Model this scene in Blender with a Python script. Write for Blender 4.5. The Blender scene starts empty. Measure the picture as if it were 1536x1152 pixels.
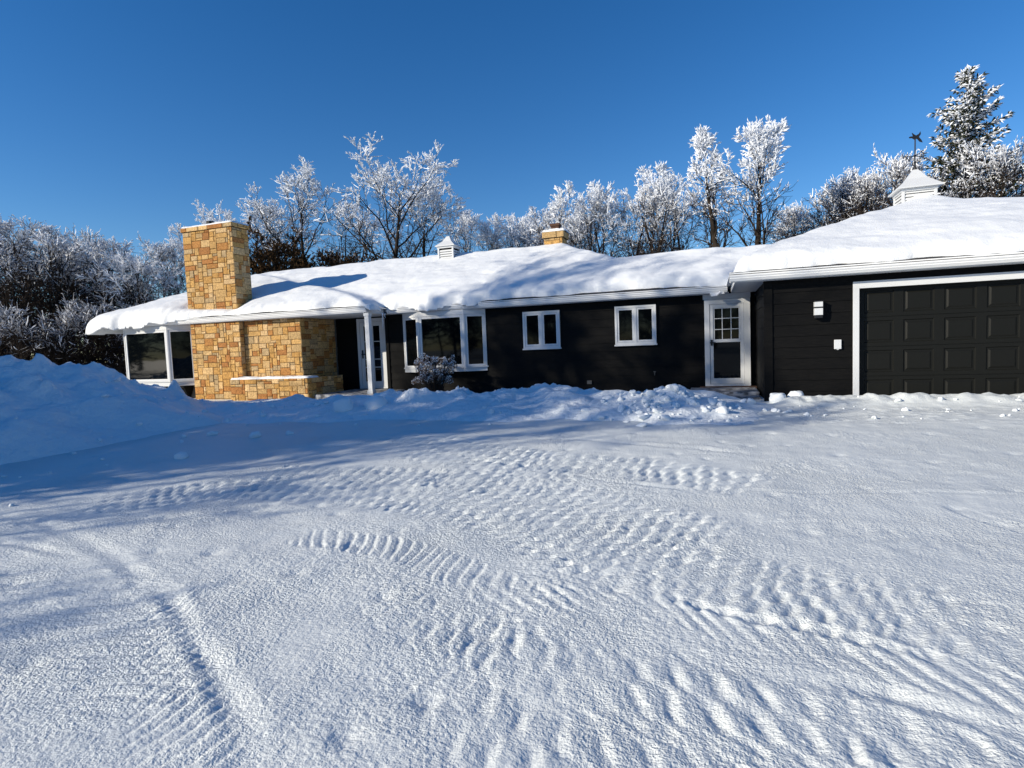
import bpy, math, random
import numpy as np
from mathutils import Vector, Matrix
R = math.radians
random.seed(7)
S = bpy.context.scene
COL = S.collection

# ------------------------------------------------------------------ noise
def _grad(ix, iy, seed):
    h = (ix * 374761393 + iy * 668265263 + seed * 144665) & 0x7fffffff
    h = ((h ^ (h >> 13)) * 1274126177) & 0x7fffffff
    a = (h ^ (h >> 16)) % 1024 * (2 * math.pi / 1024)
    return np.cos(a), np.sin(a)
def pn(x, y, s=0):
    x = np.asarray(x, float); y = np.asarray(y, float)
    x0 = np.floor(x).astype(np.int64); y0 = np.floor(y).astype(np.int64)
    fx = x - x0; fy = y - y0
    u = fx**3 * (fx * (fx * 6 - 15) + 10); v = fy**3 * (fy * (fy * 6 - 15) + 10)
    r = []
    for dy in (0, 1):
        for dx in (0, 1):
            gx, gy = _grad(x0 + dx, y0 + dy, s)
            r.append(gx * (fx - dx) + gy * (fy - dy))
    a = r[0] + u * (r[1] - r[0]); b = r[2] + u * (r[3] - r[2])
    return (a + v * (b - a)) * 1.5
def fbm(x, y, s=0, o=4):
    t = 0; a = 1
    for i in range(o):
        t = t + a * pn(x * 2**i + 13.7 * i, y * 2**i - 7.1 * i, s + i); a *= .5
    return t
def vor(x, y, s=0):
    """distance to the nearest of one jittered point per unit cell, plus a cell value"""
    x0 = np.floor(x).astype(np.int64); y0 = np.floor(y).astype(np.int64)
    best = np.full(np.shape(x), 9.); val = np.zeros(np.shape(x))
    for dx in (-1, 0, 1):
        for dy in (-1, 0, 1):
            gx, gy = _grad(x0 + dx, y0 + dy, s)
            d = np.hypot(x0 + dx + .5 + .45 * gx - x, y0 + dy + .5 + .45 * gy - y)
            m = d < best
            best = np.where(m, d, best); val = np.where(m, gx * gy * 2, val)
    return best, val
def sst(a, b, x):
    t = np.clip((x - a) / (b - a), 0, 1); return t * t * (3 - 2 * t)

# ------------------------------------------------------------------ materials
def mat(name, col, rough=.6, spec=.3, metal=0.):
    m = bpy.data.materials.new(name); m.use_nodes = True
    b = m.node_tree.nodes['Principled BSDF']
    b.inputs['Base Color'].default_value = (*col, 1); b.inputs['Roughness'].default_value = rough
    b.inputs['Specular IOR Level'].default_value = spec; b.inputs['Metallic'].default_value = metal
    return m
def nd(m, t): return m.node_tree.nodes.new(t)
def lk(m, a, b): m.node_tree.links.new(a, b)
def bsdf(m): return m.node_tree.nodes['Principled BSDF']
def coords(m, scale=None):
    c = nd(m, 'ShaderNodeTexCoord'); o = c.outputs['Object']
    if scale:
        mp = nd(m, 'ShaderNodeMapping'); mp.inputs['Scale'].default_value = scale
        lk(m, o, mp.inputs[0]); o = mp.outputs[0]
    return o
def noise(m, co, scale, detail=3, rough=.55):
    n = nd(m, 'ShaderNodeTexNoise'); n.inputs['Scale'].default_value = scale
    n.inputs['Detail'].default_value = detail; n.inputs['Roughness'].default_value = rough
    lk(m, co, n.inputs['Vector']); return n.outputs['Fac']
def bump(m, hs, prev=None):
    """hs: list of (height socket, strength, distance) chained"""
    for h, st, d in hs:
        b = nd(m, 'ShaderNodeBump'); b.inputs['Strength'].default_value = st; b.inputs['Distance'].default_value = d
        lk(m, h, b.inputs['Height'])
        if prev is not None: lk(m, prev, b.inputs['Normal'])
        prev = b.outputs[0]
    lk(m, prev, bsdf(m).inputs['Normal'])
def ramp2(m, fac, c0, c1, p0=.3, p1=.7):
    r = nd(m, 'ShaderNodeValToRGB'); e = r.color_ramp.elements
    e[0].position = p0; e[1].position = p1; e[0].color = (*c0, 1); e[1].color = (*c1, 1)
    lk(m, fac, r.inputs[0]); return r.outputs[0]

def snow_mat(name, grain, lump, col=(.79, .83, .85)):
    m = mat(name, col, .55, .35); co = coords(m)
    hs = []
    if lump: hs.append((noise(m, co, 5, 4, .6), lump, .12))
    if grain: hs.append((noise(m, co, 48, 2, .5), grain, .015)); hs.append((noise(m, co, 105, 2, .5), grain, .009))
    bump(m, hs)
    if not lump:                                   # crust varies from smooth packed patches to crumbly ones
        r = nd(m, 'ShaderNodeMapRange'); r.inputs[1].default_value = .34; r.inputs[2].default_value = .66; r.inputs[3].default_value = .30; r.inputs[4].default_value = 1.0
        lk(m, noise(m, co, .9, 3, .6), r.inputs[0])
        for b_ in [x for x in m.node_tree.nodes if x.type == 'BUMP']: lk(m, r.outputs[0], b_.inputs['Strength'])
    return m
M = {}
M['snow_drive'] = snow_mat('packed_snow', 1.0, 0, (.67, .70, .695))
M['snow_roof'] = snow_mat('roof_snow', .35, .14, (.80, .815, .82))
M['snow_pile'] = snow_mat('piled_snow', .6, .6)
M['snow_lump'] = mat('loose_snow', (.80, .835, .85), .6, .3); m = M['snow_lump']; bump(m, [(noise(m, coords(m), 4, 3, .6), .35, .02)])
M['snow_cap'] = snow_mat('cap_snow', .3, .3, (.86, .87, .88))
M['white'] = mat('white_trim_paint', (.62, .63, .635), .45, .4)
m = M['white']; bump(m, [(noise(m, coords(m, (1, 1, .15)), 60, 3), .12, .004)])
M['soffit'] = mat('white_soffit', (.62, .63, .64), .5, .3)
M['alu'] = mat('white_aluminium_gutter', (.80, .80, .79), .32, .5)
m = mat('dark_lap_siding', (.005, .005, .006), .6, .08); M['siding'] = m
co = coords(m, (1, 1, 14)); n1 = noise(m, co, 6, 4); lk(m, ramp2(m, n1, (.0034, .0036, .0041), (.0080, .0076, .0072)), bsdf(m).inputs['Base Color'])
bump(m, [(noise(m, co, 9, 4), .25, .004)])
M['greysiding'] = mat('grey_basement_siding', (.12, .115, .105), .7, .2)
m = mat('garage_door_paint', (.0090, .0092, .0078), .42, .16); M['gdoor'] = m
bump(m, [(noise(m, coords(m, (1, 1, 12)), 30, 3), .2, .0015)])
M['black'] = mat('black_iron', (.008, .008, .01), .5, .4)
M['dark'] = mat('dark_interior', (.006, .006, .007), .9, .05)
m = mat('window_glass', (.002, .003, .004), .03, .20); bsdf(m).inputs['IOR'].default_value = 1.45; M['glass'] = m
bump(m, [(noise(m, coords(m), 1.3, 1), .02, .05)])
m = mat('golden_ashlar_stone', (.4, .25, .09), .85, .15); M['stone'] = m
at = nd(m, 'ShaderNodeAttribute'); at.attribute_name = 'stone_colour'
co = coords(m); n1 = noise(m, co, 22, 5, .65); n2 = noise(m, co, 5, 3)
mx = nd(m, 'ShaderNodeMix'); mx.data_type = 'RGBA'; mx.blend_type = 'MULTIPLY'; mx.inputs[0].default_value = 1
lk(m, at.outputs['Color'], mx.inputs[6]); lk(m, ramp2(m, n1, (.50, .47, .44), (1.25, 1.2, 1.12), .3, .68), mx.inputs[7]); lk(m, mx.outputs[2], bsdf(m).inputs['Base Color'])
bump(m, [(n1, .7, .02), (noise(m, co, 90, 3), .4, .004)])
M['mortar'] = mat('dark_mortar', (.10, .07, .042), .95, .05)
m = mat('brick', (.10, .055, .038), .9, .1); M['brick'] = m
M['concrete'] = mat('stoop_concrete', (.20, .20, .20), .85, .15); m = M['concrete']
n1 = noise(m, coords(m), 7, 4); lk(m, ramp2(m, n1, (.10, .10, .105), (.42, .43, .45), .42, .62), bsdf(m).inputs['Base Color']); bump(m, [(n1, .4, .03)])
m = mat('tree_bark', (.05, .036, .026), .95, .1); M['bark'] = m
co = coords(m, (1, 1, .25)); n1 = noise(m, co, 9, 4); lk(m, ramp2(m, n1, (.014, .011, .009), (.052, .040, .031)), bsdf(m).inputs['Base Color']); bump(m, [(n1, .9, .05)])
M['twig'] = mat('dark_twigs', (.034, .025, .020), .95, .1)
M['twig_brown'] = mat('brown_leafy_twigs', (.060, .034, .015), .95, .1)
M['needle'] = mat('spruce_needles', (.030, .034, .018), .9, .1)
M['frost'] = mat('hoar_frost', (.82, .84, .88), .7, .3)
M['frost_grey'] = mat('thin_frost_on_twigs', (.34, .34, .36), .85, .2)
M['ice'] = mat('icicle_ice', (.75, .82, .9), .1, .5)
m = mat('roof_shingles', (.05, .05, .052), .9, .1); M['shingle'] = m
M['tan'] = mat('dried_flower_heads', (.20, .14, .10), .95, .1)

# ------------------------------------------------------------------ mesh builder
class MB:
    def __init__(s): s.v = []; s.f = []; s.mi = []; s.fc = []
    def face(s, pts, mi=0, c=None):
        b = len(s.v); s.v.extend(pts); s.f.append(tuple(range(b, b + len(pts)))); s.mi.append(mi); s.fc.append(c)
    def faces(s, pts, fs, mi=0, c=None):
        b = len(s.v); s.v.extend(pts)
        for q in fs: s.f.append(tuple(b + i for i in q)); s.mi.append(mi); s.fc.append(c)
    def box(s, x0, x1, y0, y1, z0, z1, mi=0, T=None, c=None):
        p = [(x, y, z) for z in (z0, z1) for y in (y0, y1) for x in (x0, x1)]
        if T is not None: p = [tuple(T @ Vector(q)) for q in p]
        s.faces(p, [(0, 2, 3, 1), (4, 5, 7, 6), (0, 1, 5, 4), (2, 6, 7, 3), (0, 4, 6, 2), (1, 3, 7, 5)], mi, c)
    def frame(s, u0, u1, w0, w1, b, v0, v1, T, mi=0, bb=None, bt=None):
        bb = b if bb is None else bb; bt = b if bt is None else bt
        s.box(u0, u0 + b, v0, v1, w0, w1, mi, T); s.box(u1 - b, u1, v0, v1, w0, w1, mi, T)
        s.box(u0 + b, u1 - b, v0, v1, w0, w0 + bb, mi, T); s.box(u0 + b, u1 - b, v0, v1, w1 - bt, w1, mi, T)
    def tube(s, pts, rad, n=6, mi=0, cap=True):
        pts = [Vector(p) for p in pts]; b = len(s.v); k = len(pts)
        for i, p in enumerate(pts):
            d = (pts[min(i + 1, k - 1)] - pts[max(i - 1, 0)]).normalized()
            a = d.cross(Vector((0, 0, 1)) if abs(d.z) < .9 else Vector((1, 0, 0))).normalized(); c = d.cross(a)
            r = rad[i] if hasattr(rad, '__len__') else rad
            for j in range(n):
                t = 2 * math.pi * j / n; s.v.append(tuple(p + a * (r * math.cos(t)) + c * (r * math.sin(t))))
        for i in range(k - 1):
            for j in range(n):
                s.f.append((b + i * n + j, b + i * n + (j + 1) % n, b + (i + 1) * n + (j + 1) % n, b + (i + 1) * n + j)); s.mi.append(mi); s.fc.append(None)
        if cap:
            s.f.append(tuple(b + j for j in range(n))[::-1]); s.f.append(tuple(b + (k - 1) * n + j for j in range(n)))
            s.mi += [mi, mi]; s.fc += [None, None]
    def spindle(s, p, d, L, r, mi=0):
        """an elongated tuft: four-sided double cone with a random twist"""
        d = d.normalized(); a = d.orthogonal().normalized(); c = d.cross(a); t = random.random() * 1.5
        ca, sa = math.cos(t) * r, math.sin(t) * r
        m_ = p + d * (L * .55); q = a * ca + c * sa; w = c * ca - a * sa
        b = len(s.v)
        s.v += [tuple(p), tuple(m_ + q), tuple(m_ + w), tuple(m_ - q), tuple(m_ - w), tuple(p + d * L)]
        for j in range(4):
            k = (j + 1) % 4
            s.f.append((b, b + 1 + k, b + 1 + j)); s.f.append((b + 5, b + 1 + j, b + 1 + k)); s.mi += [mi, mi]; s.fc += [None, None]
    def mesh(s, name, mats, smooth=False):
        me = bpy.data.meshes.new(name); me.from_pydata(s.v, [], s.f)
        for m_ in (mats if isinstance(mats, (list, tuple)) else [mats]): me.materials.append(m_)
        me.polygons.foreach_set('material_index', s.mi)
        if smooth: me.polygons.foreach_set('use_smooth', [True] * len(s.f))
        if any(c is not None for c in s.fc):
            ca = me.color_attributes.new('stone_colour', 'FLOAT_COLOR', 'CORNER'); arr = []
            for f, c in zip(s.f, s.fc): arr += [*(c or (.05, .04, .03)), 1] * len(f)
            ca.data.foreach_set('color', arr)
        me.update(); return me
    def build(s, name, mats, parent=None, bev=0, smooth=False):
        o = link(name, s.mesh(name, mats, smooth), parent)
        if bev:
            b = o.modifiers.new('bevel', 'BEVEL'); b.width = bev; b.segments = 2; b.limit_method = 'ANGLE'
        return o
WORLD = {}
def link(name, data, parent=None):
    o = bpy.data.objects.new(name, data); COL.objects.link(o)
    if parent is not None: setparent(o, parent)
    return o
def setparent(o, p):
    """parts are modelled in world coordinates; cancel the parent's offset"""
    o.parent = p; off = Vector((0, 0, 0)); q = p
    while q is not None:
        off += q.location if q.type == 'EMPTY' else Vector((0, 0, 0)); q = q.parent
    o.matrix_parent_inverse = Matrix.Translation(-off) if p.type == 'EMPTY' else Matrix.Identity(4)
def tag(o, label, cat, group=None, kind=None):
    if label: o['label'] = label
    if cat: o['category'] = cat
    if group: o['group'] = group
    if kind: o['kind'] = kind
    return o
def empty(name, loc, label, cat, group=None):
    o = bpy.data.objects.new(name, None); o.location = loc; o.empty_display_size = .3; COL.objects.link(o)
    return tag(o, label, cat, group)
def copy_tree(o, parent=None):
    c = o.copy(); COL.objects.link(c); c.parent = parent
    for ch in list(o.children): copy_tree(ch, c)
    return c
def plan(p0, p1):
    """local frame: u along p0->p1, v outward (toward the driveway for left-to-right), w up"""
    d = (Vector(p1) - Vector(p0)).to_3d().normalized(); n = Vector((d.y, -d.x, 0))
    T = Matrix.Identity(4)
    for i in range(3): T[i][0] = d[i]; T[i][1] = n[i]; T[i][2] = (0, 0, 1)[i]; T[i][3] = (p0[0], p0[1], 0)[i]
    return T, (Vector(p1) - Vector(p0)).length
def grid_mesh(name, X, Y, Z, mat_, smooth=True, mask=None):
    ny, nx = X.shape
    co = np.stack([X, Y, Z], -1).reshape(-1, 3)
    i = np.arange(nx * ny).reshape(ny, nx)
    q = np.stack([i[:-1, :-1], i[:-1, 1:], i[1:, 1:], i[1:, :-1]], -1).reshape(-1, 4)
    if mask is not None: q = q[mask.reshape(-1)]
    return raw_mesh(name, co, q, mat_, smooth)
def raw_mesh(name, co, q, mat_, smooth=True):
    used = np.unique(q); rm = np.full(len(co), -1); rm[used] = np.arange(len(used)); co = co[used]; q = rm[q]
    me = bpy.data.meshes.new(name); me.vertices.add(len(co)); me.vertices.foreach_set('co', co.astype(np.float32).ravel())
    k = q.shape[1]; me.loops.add(q.size); me.loops.foreach_set('vertex_index', q.astype(np.int32).ravel())
    me.polygons.add(len(q)); me.polygons.foreach_set('loop_start', np.arange(0, q.size, k, dtype=np.int32))
    me.polygons.foreach_set('loop_total', np.full(len(q), k, dtype=np.int32))
    me.polygons.foreach_set('use_smooth', np.full(len(q), smooth)); me.update(calc_edges=True); me.validate()
    me.materials.append(mat_); return me

# ------------------------------------------------------------------ camera, light, sky
f_px, yaw, pitch, roll = 854.2, R(19.522), R(3.799), R(2.207)
F = Vector((-math.sin(yaw) * math.cos(pitch), math.cos(yaw) * math.cos(pitch), -math.sin(pitch)))
R0 = Vector((math.cos(yaw), math.sin(yaw), 0)); U0 = R0.cross(F)
Rr = math.cos(roll) * R0 - math.sin(roll) * U0; Uu = math.cos(roll) * U0 + math.sin(roll) * R0
cd = bpy.data.cameras.new('camera'); cam = bpy.data.objects.new('camera', cd); COL.objects.link(cam)
cd.sensor_width = 36; cd.lens = 36 * f_px / 1536; cd.clip_end = 3000; cd.clip_start = .05
mw = Matrix.Identity(4)
for i in range(3): mw[i][0] = Rr[i]; mw[i][1] = Uu[i]; mw[i][2] = -F[i]
mw[2][3] = 1.25; cam.matrix_world = mw; S.camera = cam
SUN_EL, SUN_AZ = R(22.5), R(48)       # light travels toward +x +y
sd = bpy.data.lights.new('sun', 'SUN'); sd.energy = 4.9; sd.angle = R(.5); sd.color = (1, .91, .75)
so = bpy.data.objects.new('sun', sd); COL.objects.link(so)
dv = Vector((math.sin(SUN_AZ) * math.cos(SUN_EL), math.cos(SUN_AZ) * math.cos(SUN_EL), -math.sin(SUN_EL)))
so.rotation_euler = dv.to_track_quat('-Z', 'Y').to_euler(); so.location = (-30, -30, 30)
w = bpy.data.worlds.new('World'); S.world = w; w.use_nodes = True
sk = w.node_tree.nodes.new('ShaderNodeTexSky'); sk.sky_type = 'NISHITA'; sk.sun_disc = False
sk.sun_elevation = SUN_EL; sk.sun_rotation = SUN_AZ + math.pi; sk.altitude = 300; sk.air_density = 1.0; sk.dust_density = .0; sk.ozone_density = 3.5
hs = w.node_tree.nodes.new('ShaderNodeHueSaturation'); hs.inputs['Saturation'].default_value = 1.29; hs.inputs['Hue'].default_value = .507
w.node_tree.links.new(sk.outputs[0], hs.inputs['Color']); w.node_tree.links.new(hs.outputs[0], w.node_tree.nodes['Background'].inputs[0])
w.node_tree.nodes['Background'].inputs[1].default_value = .112
S.view_settings.view_transform = 'Standard'; S.view_settings.look = 'None'; S.view_settings.exposure = 0.26
S.cycles.max_bounces = 5; S.cycles.diffuse_bounces = 3; S.cycles.glossy_bounces = 3

# ------------------------------------------------------------------ ground
def base_z(x, y):
    return -.25 * sst(10.5, 2.5, y) * sst(60, 20, np.abs(x)) + .03 * pn(x * .25, y * .25, 3)
def polyline_sd(x, y, P):
    """arc length, signed lateral offset and end mask for the nearest point on polyline P"""
    best = np.full(x.shape, 1e9); s_ = np.zeros(x.shape); l_ = np.zeros(x.shape); acc = 0
    for (x0, y0), (x1, y1) in zip(P[:-1], P[1:]):
        dx, dy = x1 - x0, y1 - y0; L = math.hypot(dx, dy)
        t = np.clip(((x - x0) * dx + (y - y0) * dy) / L**2, 0, 1)
        d = np.hypot(x - x0 - t * dx, y - y0 - t * dy); m_ = d < best
        best = np.where(m_, d, best); s_ = np.where(m_, acc + t * L, s_)
        l_ = np.where(m_, ((x - x0) * dy - (y - y0) * dx) / L, l_); acc += L
    return best, s_, l_, acc
def smooth_path(P, n=8):
    out = []
    Q = [P[0]] + list(P) + [P[-1]]
    for i in range(1, len(Q) - 2):
        for k in range(n):
            t = k / n; a, b, c, d = (np.array(Q[i + j], float) for j in (-1, 0, 1, 2))
            out.append(tuple(.5 * (2 * b + (c - a) * t + (2 * a - 5 * b + 4 * c - d) * t**2 + (3 * b - a - 3 * c + d) * t**3)))
    out.append(tuple(P[-1])); return out
# tracks in the packed snow: path, half width, lug spacing, depth, skew, lug offset, ghost
TRACKS = [   # path, half width, lug spacing, depth, skew, row width (0 = lugs run right across)
    ([(-6.2, 4.0), (-5.6, 4.4), (-4.9, 4.85), (-4.1, 4.95), (-2.95, 4.95), (-2.1, 4.72), (-1.35, 4.32), (-.7, 3.95), (-.05, 3.68), (.6, 3.5), (1.4, 3.3)], .50, .150, .030, .2, .17),
    ([(-5.4, 5.5), (-4.2, 5.55), (-3.1, 5.6), (-2.2, 5.5), (-1.3, 5.2), (-.5, 4.7), (.2, 4.3)], .36, .15, .030, .2, .18),
    ([(-5.0, 7.9), (-4.4, 7.7), (-3.5, 7.2), (-2.5, 6.7), (-1.2, 6.35), (-.1, 6.0), (.5, 5.7)], .42, .17, .042, .2, .2),
    ([(-4.0, 6.7), (-3.0, 6.3), (-2.0, 6.0), (-1.2, 5.9)], .3, .17, .028, .2, .2),
    ([(-3.4, 3.75), (-2.9, 3.72), (-2.2, 3.62), (-1.6, 3.35), (-1.0, 3.05)], .22, .115, .010, -.7, 0),
    ([(-2.0, 3.05), (-1.6, 2.78), (-1.2, 2.62), (-.65, 2.42), (-.15, 2.42), (.4, 2.40), (.85, 2.27), (1.5, 2.05), (2.2, 1.7)], .30, .165, .017, -.35, .20),
    ([(-1.35, 2.35), (-1.1, 2.1), (-.6, 1.92), (-.1, 1.88), (.4, 1.80), (1.1, 1.5)], .30, .175, .017, -.40, .22),
    ([(-1.9, 3.2), (-1.3, 3.05), (-.6, 3.2), (0, 3.1), (.6, 2.95), (1.3, 2.75), (2.2, 2.4)], .2, .13, .008, -.9, 0),
    ([(-4.9, 2.75), (-4.2, 2.55), (-3.5, 2.35), (-2.8, 2.0), (-2.2, 1.6)], .34, .125, .007, .8, 0),
    ([(-3.6, 2.75), (-3.0, 2.35), (-2.5, 1.95), (-2.05, 1.6), (-1.6, 1.25)], .20, .11, .006, -.8, 0),
    ([(.2, 5.0), (1.0, 4.6), (1.8, 4.5), (2.8, 4.6)], .3, .2, .008, .4, .16),
]
RUTS = [([(-9, 3.9), (-6.8, 3.6), (-5.05, 3.24), (-3.5, 2.64), (-2.6, 2.2), (-2.1, 1.9), (-1.5, 1.4)], .055, .013),
        ([(-8, 3.3), (-6.1, 3.1), (-4.6, 2.9)], .05, .015),
        ([(-2.3, 6.2), (-.4, 5.6), (1.2, 5.75), (2.6, 5.9)], .04, .008),
        ([(-.5, 3.5), (.1, 3.22), (.75, 3.05), (1.1, 2.95)], .035, .015),
        ([(.3, 3.9), (.9, 3.7), (1.6, 3.62)], .03, .010),
        ([(-.35, 2.72), (.2, 2.66), (.75, 2.62), (1.3, 2.4)], .05, .022),
        ([(-6, 6.6), (-3.8, 7.4), (-1.8, 7.6), (.5, 7.0)], .06, .015)]
for k in range(5): RUTS.append(([(1.62 - .0 * k, 5.95 - .05 * k), (2.1, 5.15 - .07 * k), (2.9, 4.3 - .1 * k)], .017, .016))
def ground_z(x, y):
    z = base_z(x, y)
    near = (x > -12) & (x < 9) & (y > .5) & (y < 13)
    xs, ys = x[near], y[near]; d = np.zeros(xs.shape)
    d += .010 * fbm(xs * .9, ys * .9, 21, 3) + .006 * fbm(xs * 3.1, ys * 3.1, 31, 3)
    wx = xs + .05 * pn(xs * 2, ys * 2, 5); wy = ys + .05 * pn(xs * 2 + 9, ys * 2, 6)
    for P, hw, sp, dep, sk_, rw in TRACKS:
        b, s_, l_, L = polyline_sd(wx, wy, smooth_path(P))
        win = sst(hw, hw * .72, np.abs(l_)) * sst(0, .35, s_) * sst(L, L - .35, s_) * (b < hw * 1.3)
        if rw:
            q_ = l_ / rw; row = np.floor(q_); fr_ = q_ - row; cellw = np.sin(math.pi * fr_) ** .6
        ph = (s_ + sk_ * l_) / sp + .30 * pn(xs * 1.6, ys * 1.6, 8) + .09 * pn(xs * 6, ys * 6, 9)
        if rw: ph = ph + .5 * (row % 2) + .10 * np.sin(row * 5.1)
        lug = np.sin(2 * math.pi * ph); lug = (lug + .35 * np.sin(4 * math.pi * ph + .6)) * (cellw if rw else 1)
        amp = .66 + .6 * pn(xs * 1.5, ys * 1.5, 14) + .45 * pn(xs * 5, ys * 5, 15)
        d += win * dep * np.clip(amp, .10 + .30 * sst(3.0, 3.9, ys), 1.15) * (.55 * lug - .12)
    for P, hw, dep in RUTS:
        b, s_, l_, L = polyline_sd(wx, wy, smooth_path(P))
        e = sst(0, .5, s_) * sst(L, L - .5, s_)
        d += e * (-dep * np.exp(-(b / hw) ** 2) + .45 * dep * np.exp(-((b - 1.9 * hw) / (.8 * hw)) ** 2)) * (.6 + .7 * pn(xs * 1.7, ys * 1.7, 4))
    # rough crumbled patches and small pocks
    rp = np.clip(fbm(xs * .8, ys * .8, 41, 2) * 1.6 - .25, 0, 1)
    v1, c1 = vor(xs * 14, ys * 14, 3)
    v0, c0 = vor(xs * 34, ys * 34, 7)
    d += rp * (.010 * (.5 - v1) + .007 * (.5 - v0)) + .006 * np.maximum(0, pn(xs * 9, ys * 9, 61)) * np.clip(pn(xs * .7, ys * .7, 62) + .4, 0, 1)
    v2, c2 = vor(xs * 1.6, ys * 1.6, 9)
    d -= .016 * np.exp(-(v2 / .10) ** 2) * (c2 > .35)
    # crumbly edge of plowed snow in front of the garage and by the stoop
    cr = sst(8.7, 9.6, ys) * sst(-1.2, .4, xs)
    v3, c3 = vor(xs * 5, ys * 9, 13)
    d += cr * .035 * np.clip(.55 - v3, 0, 1) * (c3 > .1)
    berm = np.exp(-((ys - 11.25) / .38) ** 2) * sst(.75, 1.5, xs)
    d += berm * (.11 + .07 * fbm(xs * 2.3, ys * 2.3, 51, 3)) + .05 * sst(10.4, 11.0, ys) * sst(.6, 1.4, xs)
    d += (.0028 * pn(xs * 30, ys * 30, 71) + .0018 * pn(xs * 62, ys * 62, 72)) * sst(7.5, 4.5, ys) * (.8 + .5 * pn(xs * 1.2, ys * 1.2, 73))
    z[near] += d
    return z
def axis(parts):
    a = [np.linspace(p, q, n, endpoint=False) for p, q, n in parts]; return np.concatenate(a + [[parts[-1][1]]])
gx = axis([(-900, -60, 14), (-60, -14, 46), (-14, -6.5, 150), (-6.5, -3.2, 150), (-3.2, 1.7, 640), (1.7, 3.5, 80), (3.5, 9, 110), (9, 40, 30), (40, 900, 14)])
gy = axis([(-600, -20, 14), (-20, 0, 20), (0, 1.2, 8), (1.2, 2.6, 220), (2.6, 4.2, 180), (4.2, 7, 140), (7, 13, 160), (13, 40, 54), (40, 1500, 16)])
GX, GY = np.meshgrid(gx, gy); GZ = ground_z(GX, GY)
tag(link('snow_ground', grid_mesh('snow_ground', GX, GY, GZ, M['snow_drive'])), None, None, kind='structure')
def gz(x, y): return float(ground_z(np.array([[x]], float), np.array([[y]], float))[0, 0])

# ------------------------------------------------------------------ plowed piles: heightfields on the ground
def pile(name, crest, x0, x1, y0, y1, step, rough, label, mat_, seed, yard=0.0):
    """crest rows: x, y, height, front width, back width"""
    X, Y = np.meshgrid(np.arange(x0, x1, step), np.arange(y0, y1, step))
    wx = X + .30 * fbm(X * .8, Y * .8, seed, 2); wy = Y + .30 * fbm(X * .8 + 7, Y * .8, seed + 5, 2)
    acc = np.concatenate([[0], np.cumsum([math.hypot(crest[i + 1][0] - crest[i][0], crest[i + 1][1] - crest[i][1]) for i in range(len(crest) - 1)])])
    h = np.zeros(X.shape); t = np.full(X.shape, 9.)
    for a_ in np.linspace(0, acc[-1], 46):              # sweep a mound along the crest and keep the highest
        qx, qy, qh, qf, qb = (np.interp(a_, acc, [c[k] for c in crest]) for k in range(5))
        dx, dy = wx - qx, wy - qy; wd = qb + (qf - qb) * sst(.5, -.5, dy / (np.hypot(dx, dy) + .02))
        tt = np.hypot(dx / (.35 * qb + .65 * qf), dy / wd); t = np.minimum(t, tt)
        h = np.maximum(h, qh * np.clip(1 - np.minimum(tt, 1) ** 1.35, 0, 1))
    prof = np.clip(1 - np.minimum(t, 1) ** 1.35, 0, 1)
    v1, c1 = vor(X * 1.9, Y * 1.9, seed); v2, c2 = vor(X * 4.6 + 3, Y * 4.6, seed + 1); v3, c3 = vor(X * 11, Y * 11, seed + 2)
    cl = np.clip(fbm(X * .9, Y * .9, seed + 7, 2) + .25, 0, 1)
    lump = .42 * fbm(X * 1.1, Y * 1.1, seed + 3, 3) + cl * (.8 * np.clip(.62 - v1, 0, 1) * (c1 > -.3) + .5 * np.clip(.6 - v2, 0, 1) * (c2 > 0) + .24 * np.clip(.55 - v3, 0, 1))
    Z = base_z(X, Y) + h + rough * lump * np.sqrt(prof) * np.clip(h * 2.2, .05, 1) - .06 * sst(.85, 1.05, t)
    keep = t < 1.12; q = keep[:-1, :-1] | keep[1:, 1:]
    return tag(link(name, grid_mesh(name, X, Y, Z, mat_, True, q)), label, 'snow pile')
pile('snow_pile', [(-24, 3.6, 1.5, 5, 4), (-16, 5.8, 1.5, 5.2, 2.6), (-13.3, 6.9, 1.42, 5.0, 2.2), (-12.7, 7.9, 1.22, 4.4, 2.0), (-12.7, 8.6, .85, 3.8, 1.8), (-12.6, 9.3, .36, 3.4, 1.5), (-12.1, 9.9, .15, 3, 1.3), (-11.2, 10.3, .15, 2.6, 1.2), (-9.8, 10.5, .05, 2.2, 1.2)],
     -25, -6.5, 1.5, 12.2, .04, .42, 'tall blue shaded pile of plowed snow left of the drive', M['snow_pile'], 100)
pile('snow_bank', [(-13.0, 9.4, .1, 3.0, 1.4), (-12.0, 10.1, .13, 2.6, 1.6), (-10.3, 10.4, .2, 2.2, 1.8), (-8.8, 10.4, .25, 1.9, 2), (-6.9, 10.5, .28, 1.7, 2), (-5.6, 10.7, .31, 1.7, 2.1), (-3.5, 10.9, .32, 1.8, 2.2), (-2.6, 11.0, .36, 1.9, 1.6), (-2.0, 11.1, .20, 1.7, 1.2)],
     -15.5, -1.2, 6.5, 13.6, .03, .52, 'long low bank of plowed snow in front of the stone wall and dark siding', M['snow_pile'], 140)
pile('snow_heap', [(-2.3, 10.8, .16, 1.5, 1.2), (-1.6, 10.9, .30, 1.8, 1.5), (-.85, 10.9, .32, 2.1, 1.4), (-.35, 10.3, .16, 1.5, 1.0), (.1, 9.7, .06, .9, .8)],
     -3.6, 1.3, 8.2, 12.8, .03, .42, 'rough heap of shovelled snow lumps beside the side door stoop', M['snow_pile'], 170)

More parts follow.
